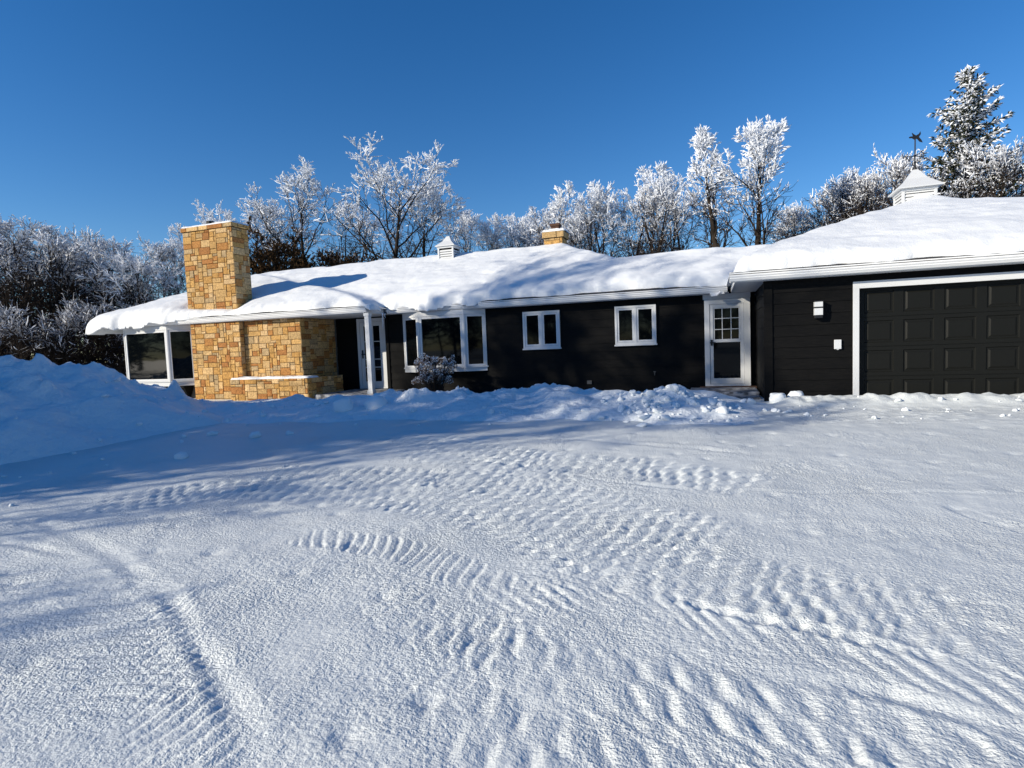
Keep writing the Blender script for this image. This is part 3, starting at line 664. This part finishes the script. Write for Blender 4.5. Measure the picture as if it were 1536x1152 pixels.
qt = np.stack([idx[:-1, :-1], idx[:-1, 1:], idx[1:, 1:], idx[1:, :-1]], -1)[q]; qb = qt[:, ::-1] + nx * ny
co = np.concatenate([np.stack([Xs, Ys, top], -1).reshape(-1, 3), np.stack([Xs, Ys, bot], -1).reshape(-1, 3)])
qp = np.pad(q, 1); sides = []
a_ = idx
for dy, dx, e0, e1 in ((-1, 0, (0, 0), (0, 1)), (1, 0, (1, 1), (1, 0)), (0, -1, (1, 0), (0, 0)), (0, 1, (0, 1), (1, 1))):
    nb = qp[1 + dy:qp.shape[0] - 1 + dy, 1 + dx:qp.shape[1] - 1 + dx]; yy, xx = np.nonzero(q & ~nb)
    i0 = a_[yy + e0[0], xx + e0[1]]; i1 = a_[yy + e1[0], xx + e1[1]]
    sides.append(np.stack([i1, i0, i0 + nx * ny, i1 + nx * ny], -1))
rs = link('roof_snow', raw_mesh('roof_snow', co, np.concatenate([qt, qb] + sides), M['snow_roof']))
tag(rs, 'thick smooth white snow blanket covering the whole hip roof', 'snow')
sm = rs.modifiers.new('smooth', 'SMOOTH'); sm.factor = .5; sm.iterations = 3
# snow caps
def cap(name, x0, x1, y0, y1, z, h, label, seed, st=.04, over=.03):
    xs = np.arange(x0 - over, x1 + over + st, st); ys = np.arange(y0 - over, y1 + over + st, st); X, Y = np.meshgrid(xs, ys)
    d = np.minimum.reduce([X - xs[0], xs[-1] - X, Y - ys[0], ys[-1] - Y]); r = min(h, .12)
    Z = z + h * np.sqrt(np.clip(1 - (1 - np.clip(d / r, 0, 1)) ** 2, 0, 1)) * (1 + .35 * fbm(X * 3, Y * 3, seed, 3)) + .0
    return tag(link(name, grid_mesh(name, X, Y, Z, M['snow_cap'])), label, 'snow')
cap('snow_layer', cx0, cx1, cy0, cy1, 5.21, .055, 'snow cap on top of the wide golden stone chimney', 1)
cap('snow_layer', kx0 - .03, kx1 + .03, ky0, ky1, 4.815, .09, 'small snow cap on the far ridge chimney', 2)
cap('snow_layer', px0, px1, py0, YS - .03, .595, .055, 'thin strip of snow lying on the low stone planter', 3, over=.0)

# --- stoop in front of the side door
stp = MB()
stp.box(-.50, .90, 12.75, 13.975, -.2, .115); stp.box(-.42, .88, 12.15, 12.745, -.22, .055)
tag(stp.build('stone_stoop', M['concrete'], None, .015), 'low grey stoop slabs under the side door, partly cleared of snow', 'stoop')

# icicles under the porch corner
def icicle(x, y, z, L, r, label):
    b = MB(); n = 7
    b.tube([(x + random.uniform(-.004, .004) * k, y, z - L * k / n) for k in range(n + 1)], [r * (1 - k / n) ** .8 + .002 for k in range(n + 1)], 8)
    tag(b.build('icicle', M['ice'], None, 0, True), label, 'icicle')
icicle(-8.57, 13.72, HE + .02, .46, .018, 'long clear icicle hanging from the porch roof edge')
icicle(-8.58, 13.86, HE + .02, .17, .012, 'short icicle hanging next to the long one at the porch')

# ------------------------------------------------------------------ trees
def rot_about(d, axis, a): return Matrix.Rotation(a, 3, axis) @ d
def rvec(rng): return Vector((rng.gauss(0, 1), rng.gauss(0, 1), rng.gauss(0, 1)))
class Tree:
    """bare tree: trunk, limbs and branches in one bark mesh; twigs with hoar frost in the crown mesh"""
    def __init__(s, seed, H, r0, bare, limbs, limb_len, ang, nb=9, nt=7, trop=.10, wig=.16, lean=0, frost=(.35, .75), dens=1.0, tuft=.26, tr=.042, stems=1, tw=1., leaf=0., shell=(.45, .85), prof='round'):
        s.rng = rng = random.Random(seed); s.H = H; s.lean = lean; s.b = MB(); s.c = MB(); s.P = dict(nb=nb, nt=nt, trop=trop, wig=wig, frost=frost, dens=dens, tuft=tuft, tr=tr, tw=tw, leaf=leaf, shell=shell, Rm=limb_len * H * .95, bare=bare)
        for k in range(stems):
            a = rng.uniform(0, 6.28); off = Vector((math.cos(a), math.sin(a), 0)) * (rng.uniform(.1, .5) if stems > 1 else 0)
            h = H * (1 if k == 0 else rng.uniform(.65, .95)); d = Vector((lean, rng.uniform(-.05, .05), 1)) + (off * .5 if stems > 1 else Vector())
            n = 12; p = off + Vector((0, 0, -.15)); pts = [p.copy()]; d.normalize(); ds = [d.copy()]
            for i in range(n):
                d = (d + rvec(rng) * .045 + Vector((0, 0, .04))).normalized(); p = p + d * (h * .92 / n); pts.append(p.copy()); ds.append(d.copy())
            rr = [r0 * ((1 - i / n) ** .85 * .93 + .05) * (1.25 if i == 0 else 1) for i in range(n + 1)]
            s.b.tube(pts, rr, 9)
            nl = max(3, int(limbs / stems + .5)); az = rng.uniform(0, 6.28)
            for j in range(nl):
                t = bare + (1 - bare) * (j + rng.random() * .7) / nl; t = min(t, .985); i = int(t * n); fq = t * n - i
                q = pts[i].lerp(pts[min(i + 1, n)], fq); az += 2.4 + rng.uniform(-.5, .5)
                u = (t - bare) / (1 - bare)
                e = {'round': (.55 + 1.1 * u) * (1 - u) ** .55 + .12, 'up': .55 * (1 - u) ** .4 + .35, 'fan': .9 * (1 - u) ** .5 + .25}[prof]
                A = R(ang) * (1.12 - .75 * u) * rng.uniform(.8, 1.15)
                ax = Vector((math.cos(az), math.sin(az), 0)); dd_ = (ax * math.sin(A) + ds[i] * math.cos(A)).normalized()
                s.branch(q, dd_, limb_len * H * e * rng.uniform(.8, 1.15), max(.02, rr[i] * .52), 1)
            s.twigs(pts[-1], ds[-1], 6)
    def branch(s, p, d, L, r, lev):
        rng, P = s.rng, s.P; n = 7 if lev == 1 else 4; pts = [p.copy()]; ds = [d.copy()]
        for i in range(n):
            d = (d + rvec(rng) * P['wig'] + Vector((0, 0, P['trop']))).normalized(); p = p + d * (L / n); pts.append(p.copy()); ds.append(d.copy())
        rr = [max(.009, r * (1 - .8 * i / n)) for i in range(n + 1)]
        (s.b if lev == 1 or r > .03 else s.c).tube(pts, rr, 5 if lev == 1 else 4, 0, False)
        if lev < 2:
            m = max(3, int(P['nb'] * (.5 + .5 * min(1, L / (.25 * s.H)))))
            for k in range(m):
                t = .18 + .8 * (k + rng.random()) / m; i = min(int(t * n), n - 1); q = pts[i].lerp(pts[i + 1], t * n - i)
                ax = ds[i].cross(rvec(rng)).normalized(); s.branch(q, rot_about(ds[i], ax, R(rng.uniform(28, 62))), L * (.52 - .25 * t) * rng.uniform(.7, 1.25), rr[i] * .5, 2)
            s.twigs(pts[-1], ds[-1], 5)
        else:
            for k in range(P['nt']):
                t = .1 + .9 * (k + rng.random()) / P['nt']; t = min(t, .999); i = min(int(t * n), n - 1); q = pts[i].lerp(pts[i + 1], t * n - i)
                ax = ds[i].cross(rvec(rng)).normalized(); s.twig(q, rot_about(ds[i], ax, R(rng.uniform(22, 60))), L * rng.uniform(.22, .5) + .12)
            s.twigs(pts[-1], ds[-1], 3)
    def twigs(s, p, d, n):
        for k in range(n): s.twig(p, (d + rvec(s.rng) * .45).normalized(), s.rng.uniform(.2, .55))
    def twig(s, p, d, L):
        rng, P = s.rng, s.P; L = min(L, .75)
        q = p + d * (L * .5); d2 = (d + rvec(rng) * .18 + Vector((0, 0, .1))).normalized(); e = q + d2 * (L * .5)
        lo, hi = P['frost']; z = p.z / s.H + rng.gauss(0, .06); fr = min(1, max(0, (z - lo) / (hi - lo)))
        zc = (.35 + .4 * P['bare']) * s.H; ax_ = s.lean * p.z
        e_ = math.sqrt(((p.x - ax_) ** 2 + p.y ** 2) / P['Rm'] ** 2 + max(0, (p.z - zc) / (s.H - zc)) ** 2) + rng.gauss(0, .07)
        a_, b_ = P['shell']; fr *= min(1, max(0, (e_ - a_) / (b_ - a_)))
        tw = P['tw']; fm = 1 if rng.random() > fr * 1.6 else (3 if rng.random() < fr * P['dens'] else 2)
        tw *= 1.9 if fm == 3 else 1.25 if fm == 2 else 1
        s.c.tube([p, q, e], [.012 * tw, .010 * tw, .006 * tw], 3, fm, False)
        k = 5.5 * P['dens'] * fr
        if k < .3 and rng.random() < P['dens'] * .12: k = .8
        k = int(k + rng.random())
        for j in range(k):
            t = .2 + .8 * rng.random(); b = p + (e - p) * t
            s.c.spindle(b, (d2 + rvec(rng) * .38).normalized(), P['tuft'] * rng.uniform(.55, 1.3) * (.7 + .4 * fr), P['tr'] * rng.uniform(.6, 1.3) * (.55 + .5 * fr), 3)
        for j in range(int(P['leaf'] + rng.random())):
            s.c.spindle(p + (e - p) * rng.random(), (d2 + rvec(rng) * .8).normalized(), rng.uniform(.08, .18), rng.uniform(.02, .04), 1)
    def make(s, name, brown=False):
        o = bpy.data.objects.new(name, None); COL.objects.link(o); o.empty_display_size = .5
        t = link('trunk', s.b.mesh('trunk', M['bark'], True)); t.parent = o
        c = link('crown', s.c.mesh('crown', [M['bark'], M['twig_brown'] if brown else M['twig'], M['frost_grey'], M['frost']])); c.parent = o
        return o
PROTO = {}
def proto(k, n=1, **kw):
    seed = kw.pop('seed'); br_ = kw.pop('br', False); nm = kw.pop('name', 'frosted_tree'); PROTO[k] = []
    for i in range(n):
        t = Tree(seed + i, **kw); PROTO[k].append([t.make(nm, br_), max(v_[2] for v_ in t.c.v), False])
proto('O', 2, seed=10, H=12, r0=.22, bare=.22, limbs=15, limb_len=.42, ang=60, nb=9, nt=7, shell=(.66, 1.08), frost=(.42, .80), dens=.9, tuft=.20, tr=.027)
proto('B', 1, seed=44, H=13, r0=.27, bare=.24, limbs=17, limb_len=.44, ang=64, nb=10, nt=7, trop=.08, shell=(.62, 1.05), frost=(.42, .82), dens=1.0, tuft=.21, tr=.028)
proto('R', 3, seed=20, H=11, r0=.17, bare=.26, limbs=12, limb_len=.34, ang=42, nb=9, nt=7, frost=(.55, .92), dens=.9, tuft=.19, tr=.027, stems=2, shell=(.6, 1.05))
proto('U', 1, seed=31, H=11.6, r0=.25, bare=.46, limbs=15, limb_len=.135, ang=52, nb=8, nt=6, frost=(.62, .92), dens=1.2, tuft=.22, tr=.032, prof='up', shell=(.4, .8))
proto('F', 1, seed=37, H=11.4, r0=.24, bare=.42, limbs=13, limb_len=.25, ang=42, nb=8, nt=7, frost=(.60, .92), dens=1.1, tuft=.22, tr=.031, lean=.21, prof='fan', trop=.12, shell=(.45, .85))
proto('K', 2, seed=80, H=10, r0=.16, bare=.18, limbs=17, limb_len=.36, ang=58, nb=10, nt=7, frost=(.6, 1.15), dens=.55, shell=(.6, 1.1), tuft=.18, tr=.028, wig=.2, tw=1.2)
proto('T', 3, seed=50, H=7.2, r0=.085, bare=.10, limbs=26, limb_len=.36, ang=58, nb=10, nt=7, frost=(.62, 1.08), dens=.5, tuft=.14, tr=.018, stems=3, wig=.2, shell=(.3, .9))
proto('Q', 2, seed=90, H=4.6, r0=.06, bare=.06, limbs=24, limb_len=.40, ang=58, nb=10, nt=7, frost=(.45, 1.5), dens=.35, tuft=.12, tr=.016, stems=4, wig=.2)
proto('L', 1, seed=61, H=7.3, r0=.11, bare=.40, limbs=15, limb_len=.30, ang=48, nb=10, nt=7, frost=(.45, .9), dens=.7, tuft=.14, tr=.018, trop=-.08, wig=.12, shell=(.2, .8))
proto('D', 1, seed=71, H=5.2, r0=.06, bare=.04, limbs=24, limb_len=.40, ang=60, nb=9, nt=8, frost=(.8, 1.3), dens=.3, tuft=.16, tr=.025, stems=6, wig=.2, br=True, name='brown_shrub', leaf=2.2, tw=1.3)
proto('C', 2, seed=101, H=14, r0=.22, bare=.34, limbs=14, limb_len=.34, ang=50, nb=8, nt=3, frost=(.9, 1.4), dens=.2, tuft=.16, tr=.025, tw=1.6)
GRP = {'O': 'frosted oaks behind the house'}
def plant(k, x, y, h, label, cat='tree', group=None, rz=None, wide=1.0, i=None):
    L = PROTO[k]; rec = L[random.randrange(len(L)) if i is None else i]
    o = rec[0] if not rec[2] else copy_tree(rec[0]); rec[2] = True
    s_ = h / rec[1]; o.scale = (s_ * wide, s_ * wide, s_); o.location = (x, y, gz(x, y) if abs(x) < 20 and y < 13 else 0); o.rotation_euler = (0, 0, random.uniform(0, 6.28) if rz is None else rz)
    for key in ('label', 'category', 'group'):
        if key in o: del o[key]
    return tag(o, label, cat, group)
thk = 'bare frosted thicket tree in the dense dark wood left of the house'
row = 'round topped frosted tree in the row behind the small ridge chimney'
mid = 'slim frosted tree in the low group behind the ridge around the small white cupola'
rgt = 'frosted tree in the tangle behind the garage roof left of the weather vane'
back = 'dark thicket tree at the foot of the wood behind the shaded snow pile'
for k, x, y, h in (('K', -29.1, 15, 7.2), ('T', -30.6, 17, 8.2), ('T', -26.7, 16, 7.0), ('K', -28.1, 18, 7.1), ('T', -27.4, 20, 7.6), ('K', -26.8, 22, 7.6), ('K', -31.6, 17, 8.3), ('T', -35.6, 17, 9.0), ('K', -33.5, 21, 8.9), ('T', -31.5, 23, 8.3), ('T', -38, 20, 9), ('T', -36, 25, 9.4), ('T', -41, 25, 10), ('T', -24.5, 19, 5.9)):
    plant(k, x, y, h, thk, group='thicket trees left of the house', wide=1.1)
plant('L', -29.5, 20, 7.5, 'tree with fine drooping frosted twigs at the middle of the left wood')
plant('L', -23.1, 18, 6.2, 'drooping fine twigged tree just left of the end bay window')
for x, y, h in ((-22.7, 13, 4.0), (-22, 15, 4.3), (-24.8, 13, 4.2), (-22.6, 17, 4.5), (-22.4, 14, 3.8), (-24.8, 20, 4.7), (-25.7, 22, 4.9), (-20.9, 17, 3.6), (-27, 13.5, 4.6), (-20.2, 15.5, 3.0), (-29.5, 14, 4.8), (-24.2, 15.2, 4.5), (-32, 15.5, 5), (-26.3, 14.6, 4.4)):
    plant('Q', x, y, h * .88, back, group='dark thicket at the foot of the wood', wide=1.25)
plant('O', -27.8, 24, 8.7, 'frosted tree with upright white spikes just left of the big chimney')
plant('R', -31.9, 30, 11.0, 'frosted tree straight behind the big stone chimney')
plant('R', -32.5, 33, 12.3, 'taller frosted tree just right of the big stone chimney top')
plant('O', -27.3, 31, 12.7, 'broad frosted tree right of the big chimney above the brown shrub', wide=1.25)
plant('O', -23.7, 30, 13.0, 'frosted tree with a pointed white top left of the largest oak', wide=1.2)
plant('R', -24.4, 34, 12.3, 'frosted tree filling the gap behind the pointed one and the largest oak')
plant('B', -17.3, 29, 13.2, 'largest spreading oak with a white frosted crown above the ridge', rz=2.2, wide=1.25)
plant('O', -16.9, 33, 12.0, 'frosted oak behind the right side of the largest oak')
for x, y, h in ((-16, 36, 10.9), (-14.6, 38, 11.0), (-13.4, 35, 9.6), (-12.1, 37, 10.3), (-11.3, 40, 10.6), (-9.7, 38, 10.2)):
    plant('O' if y < 38 else 'R', x, y, h, mid, group='low frosted trees around the small cupola', wide=1.15)
for k, x, y, h in (('R', -8.3, 33, 10.3), ('R', -7.2, 34, 10.2), ('O', -6.2, 32, 10.1), ('R', -4.9, 31.5, 10.4), ('R', -3.9, 31, 10.6), ('R', -2.9, 35, 11.4), ('R', -1.9, 32, 10.9), ('R', -1.0, 33, 11.1), ('R', -7.8, 36, 10.2), ('R', -5.4, 34, 10.3), ('O', -3.2, 34, 10.6), ('R', -2.2, 36, 11.2)):
    plant(k, x, y, h, row, group='round topped frosted trees behind the ridge')
plant('U', .7, 30, 11.7, 'tall straight trunked tree with a narrow white frosted top', rz=.5)
plant('F', 1.8, 30, 11.3, 'tall tree leaning right with a fanned white frosted top', rz=0)
for k, x, y, h in (('K', 4.9, 40, 9.7), ('K', 5.3, 33, 8.8), ('K', 6.4, 32, 9.2), ('R', 7.2, 35, 9.7), ('K', 8.2, 36, 10.6), ('K', 7.8, 30, 9.4), ('K', 5.8, 34, 9.2), ('K', 6.9, 31, 8.9), ('K', 8.6, 33, 9.6), ('K', 4.3, 36, 8.6), ('O', 7.3, 33, 9.6)):
    plant(k, x, y, h, rgt, group='frosted trees behind the garage')
for k, x, y, h in (('K', 8.9, 31, 8.6), ('K', 9.9, 32.5, 8.4), ('K', 11.0, 28, 8.6), ('K', 12.4, 31, 9.8), ('K', 13.2, 30, 9.6), ('K', 11.3, 29, 9.5)):
    plant(k, x, y, h, 'dense frosted tree at the foot of the tall spruce behind the garage', group='dense trees round the spruce', wide=.9)
plant('D', -23.6, 27.5, 9.0, 'brown leafy shrub tree without frost right of the big chimney', cat='shrub')
plant('D', -21.4, 28.5, 8.2, 'lower brown shrub under the largest oak', cat='shrub')

# spruce with a frosted spire
sp = bpy.data.objects.new('spruce_tree', None); COL.objects.link(sp); sp.location = (10.3, 30, 0)
tag(sp, 'tall pointed spruce with frosted tip behind the garage', 'tree')
b = MB(); b.tube([(0, 0, -.2), (.05, 0, 6), (0, 0, 12.0)], [.22, .13, .015], 8); t = link('trunk', b.mesh('trunk', M['bark'], True)); t.parent = sp
b = MB(); rng = random.Random(5); z = 3.0
while z < 12.0:
    u = (z - 3) / 9.0; Lm = (1 - u) ** .85 * 3.3 + .2; Lm *= rng.uniform(.6, 1.2)
    for k in range(6 if u < .8 else 4):
        a = rng.uniform(0, 6.28); Lb = Lm * rng.uniform(.6, 1.2); n = max(3, int(Lb / .14)); droop = .25 * (1 - u)
        for i in range(n):
            f_ = (i + .7) / n; p = Vector((math.cos(a) * Lb * f_, math.sin(a) * Lb * f_, z - droop * Lb * f_ + .3 * Lb * f_ * f_ + (.25 * f_ * Lb if u > .75 else 0)))
            for q in range(6):
                d = Vector((math.cos(a), math.sin(a), .15)) + rvec(rng) * .6
                white = rng.random() < (.08 + .24 * f_ + .42 * u)
                b.spindle(p, d, rng.uniform(.14, .30), rng.uniform(.022, .045), (1 if rng.random() < .35 + .5 * u else 2) if white else 0)
    z += .17 if u < .7 else .12
b.spindle(Vector((0, 0, 11.9)), Vector((0, 0, 1)), .5, .06, 1)
c = link('crown', b.mesh('crown', [M['needle'], M['frost'], M['frost_grey']])); c.parent = sp

# trees across the drive, out of the picture: their shade falls on the snow and the roof, and the panes mirror them
def st_xy(s_, t_): return (s_ + t_) * .7071, (s_ - t_) * .7071
for k in range(8):  # unseen spruce copies, added as dense blockers to shade the pile and bank
    x, y = st_xy(-15.2 + random.uniform(-.8, .8), -16.0 + .85 * k); o = copy_tree(sp); h = random.uniform(6.2, 7.6) + (.9 if k > 1 else 0)
    o.location = (x, y, 0); o.scale = (h / 12,) * 3; o.rotation_euler = (0, 0, random.uniform(0, 6.28))
    tag(o, 'small unseen spruce added left of the drive to shade the plowed pile', 'tree', 'unseen spruces added to shade the pile')
for k, s_, t_, h, wd in (('T', -13.5, -15.5, 5.6, 1.2), ('T', -13.2, -13.6, 5.4, 1.2), ('T', -13.0, -11.6, 5.2, 1.2), ('C', -17, -15.2, 15.0, 1.0), ('C', -18.5, -12.8, 15.8, 1.0), ('C', -19, -10.6, 15.8, 1.0), ('C', -22, -14.2, 16.8, .9), ('C', -23, -11.6, 17.4, .9), ('R', -16, -12.0, 12.8, 1.15), ('R', -18.5, -9.4, 12.6, .9), ('R', -17, -10.3, 12.4, 1.0), ('C', -13, -7.9, 6.3, 1.4), ('C', -12.2, -6.7, 5.6, 1.4), ('C', -12, -5.5, 5.1, 1.3), ('C', -13, -4.3, 5.0, 1.3)):
    plant(k, *st_xy(s_, t_), h, 'bare tree standing left of the drive beside the camera, shading the snow', group='trees shading the drive', wide=wd)
for ring, n, r0_ in ((0, 22, 44), (1, 30, 58)):
    for k in range(n):
        a = R(-108 + 216 * (k + .5 * ring) / n); rr_ = r0_ + random.uniform(-4, 4); x, y = -4 + rr_ * math.sin(a) * 1.2, -6 - rr_ * math.cos(a)
        if y < 6: plant(random.choice('KTDTK'), x, y, random.uniform(9, 12), 'bare tree of the wood across the road, mirrored in the windows', group='wood across the road', wide=1.4)

# frosted hydrangea bush under the porch side bay
hy = empty('hydrangea_bush', (-6.85, 13.3, .05), 'small frosted hydrangea bush with round dried heads under the bay window', 'shrub')
b = MB(); hd = MB(); rng = random.Random(9)
for k in range(72):
    a = rng.uniform(0, 6.28); r_ = rng.uniform(.02, .18); e = Vector((math.cos(a) * rng.uniform(.1, .62), math.sin(a) * rng.uniform(.1, .42), rng.uniform(.35, .98)))
    p0 = Vector((math.cos(a) * r_, math.sin(a) * r_, -.05)); m_ = p0.lerp(e, .55) + Vector((0, 0, .08)); p = lambda v: tuple(Vector((-6.85, 13.3, .05)) + v)
    b.tube([p(p0), p(m_), p(e)], [.009, .007, .005], 4)
    for q in range(3): t_ = rng.uniform(.4, .9); w_ = m_.lerp(e, t_); b.tube([p(w_), p(w_ + rvec(rng) * .07)], [.004, .003], 3)
    hr = rng.uniform(.055, .125) if k % 2 else .05
    for q in range(int(hr * 900)):
        d = rvec(rng).normalized(); hd.spindle(Vector(p(e + d * hr * rng.uniform(.55, 1))), d + rvec(rng) * .5, rng.uniform(.02, .04), .013, 1 if d.z > .2 and rng.random() < .42 or rng.random() < .2 else 0)
b.build('stems', M['twig'], hy); hd.build('flower_heads', [M['tan'], M['frost']], hy)

# ------------------------------------------------------------------ loose snow lumps
def chunk(seed, stretch):
    import bmesh
    bm = bmesh.new(); bmesh.ops.create_icosphere(bm, subdivisions=3, radius=1); rng = random.Random(seed); o = Vector((rng.uniform(0, 50), rng.uniform(0, 50), 0))
    planes = [(rvec(rng).normalized(), rng.uniform(.55, .85)) for _ in range(7)]
    for v in bm.verts:
        for n_, d in planes:
            k = v.co.dot(n_) - d
            if k > 0: v.co -= n_ * k * .85
        f_ = float(pn(v.co.x * 2 + o.x, v.co.y * 2 + v.co.z * 1.7 + o.y, seed)); v.co *= 1 + .16 * f_
        v.co.x *= stretch[0]; v.co.y *= stretch[1]; v.co.z *= stretch[2]
    me = bpy.data.meshes.new('snow_lump'); bm.to_mesh(me); bm.free(); me.materials.append(M['snow_lump'])
    me.polygons.foreach_set('use_smooth', [True] * len(me.polygons)); return me
CH = [chunk(1, (1, .8, .7)), chunk(2, (1, 1, .85)), chunk(3, (1.2, .8, .55)), chunk(4, (.9, 1, .8)), chunk(5, (1.35, .75, .5))]
dg = bpy.context.evaluated_depsgraph_get(); dg.update()
def drop(x, y):
    best = gz(x, y)
    for nme in ('snow_pile', 'snow_bank', 'snow_heap'):
        ob = bpy.data.objects[nme]; ok, loc, n_, i = ob.ray_cast(Vector((x, y, 5)), Vector((0, 0, -1)))
        if ok and loc.z > best: best = loc.z
    return best
def lump(x, y, r, label, group, i=None):
    o = bpy.data.objects.new('snow_lump', CH[random.randrange(5) if i is None else i]); COL.objects.link(o)
    o.location = (x, y, drop(x, y) + r * .18); o.scale = (r, r, r); o.rotation_euler = (random.uniform(-.5, .5), random.uniform(-.5, .5), random.uniform(0, 6.28))
    return tag(o, label, 'snow lump', group)
rng = random.Random(12)
for k in range(130):
    x, y = rng.gauss(-.75, .55), rng.gauss(9.9, .55)
    if -2.2 < x < .7 and 8.7 < y < 11.4: lump(x, y, .025 + .085 * rng.random() ** 2.4, 'loose snow lump on the shovelled heap beside the stoop', 'snow lumps on the shovelled heap')
for k in range(45):
    x, y = rng.uniform(.3, 5), rng.gauss(10.6, .5)
    if 9.2 < y < 11.5: lump(x, y, .018 + .05 * rng.random() ** 3, 'small snow lump scattered on the drive before the garage', 'snow lumps before the garage')
for k in range(45):
    x, y = rng.uniform(-11, -3), rng.gauss(9.4, .6)
    lump(x, y, .02 + .06 * rng.random() ** 3, 'small snow lump along the foot of the long snow bank', 'snow lumps along the bank')
for k in range(45):
    x, y = rng.uniform(-12, -7), rng.uniform(3.8, 9)
    lump(x, y, .02 + .09 * rng.random() ** 3, 'small snow lump on the big shaded snow pile', 'snow lumps on the big pile')
lump(-6.9, 9.5, .22, 'large rounded snow lump on the bank before the porch, the left of two', None, 1)
lump(-6.35, 9.75, .24, 'large upright snow lump on the bank before the porch, the right of two', None, 3)
lump(1.08, 11.35, .17, 'bright snow boulder at the garage corner', None, 1)
lump(1.42, 11.5, .15, 'second snow boulder next to the garage corner one', None, 3)
for k in range(20):
    x, y = rng.gauss(-6.8, .5), rng.gauss(13.0, .25); lump(x, y, rng.uniform(.03, .11), 'snow lump fallen round the hydrangea bush', 'snow lumps round the bush')
for k in range(9):
    x, y = rng.gauss(-5.3, .2), rng.gauss(13.8, .1); lump(x, y, rng.uniform(.03, .08), 'snow lump fallen at the dark wall right of the bay', 'snow lumps at the dark wall')
for rec in [r for L in PROTO.values() for r in L]:
    if not rec[2]:
        for c_ in list(rec[0].children): bpy.data.objects.remove(c_)
        bpy.data.objects.remove(rec[0])
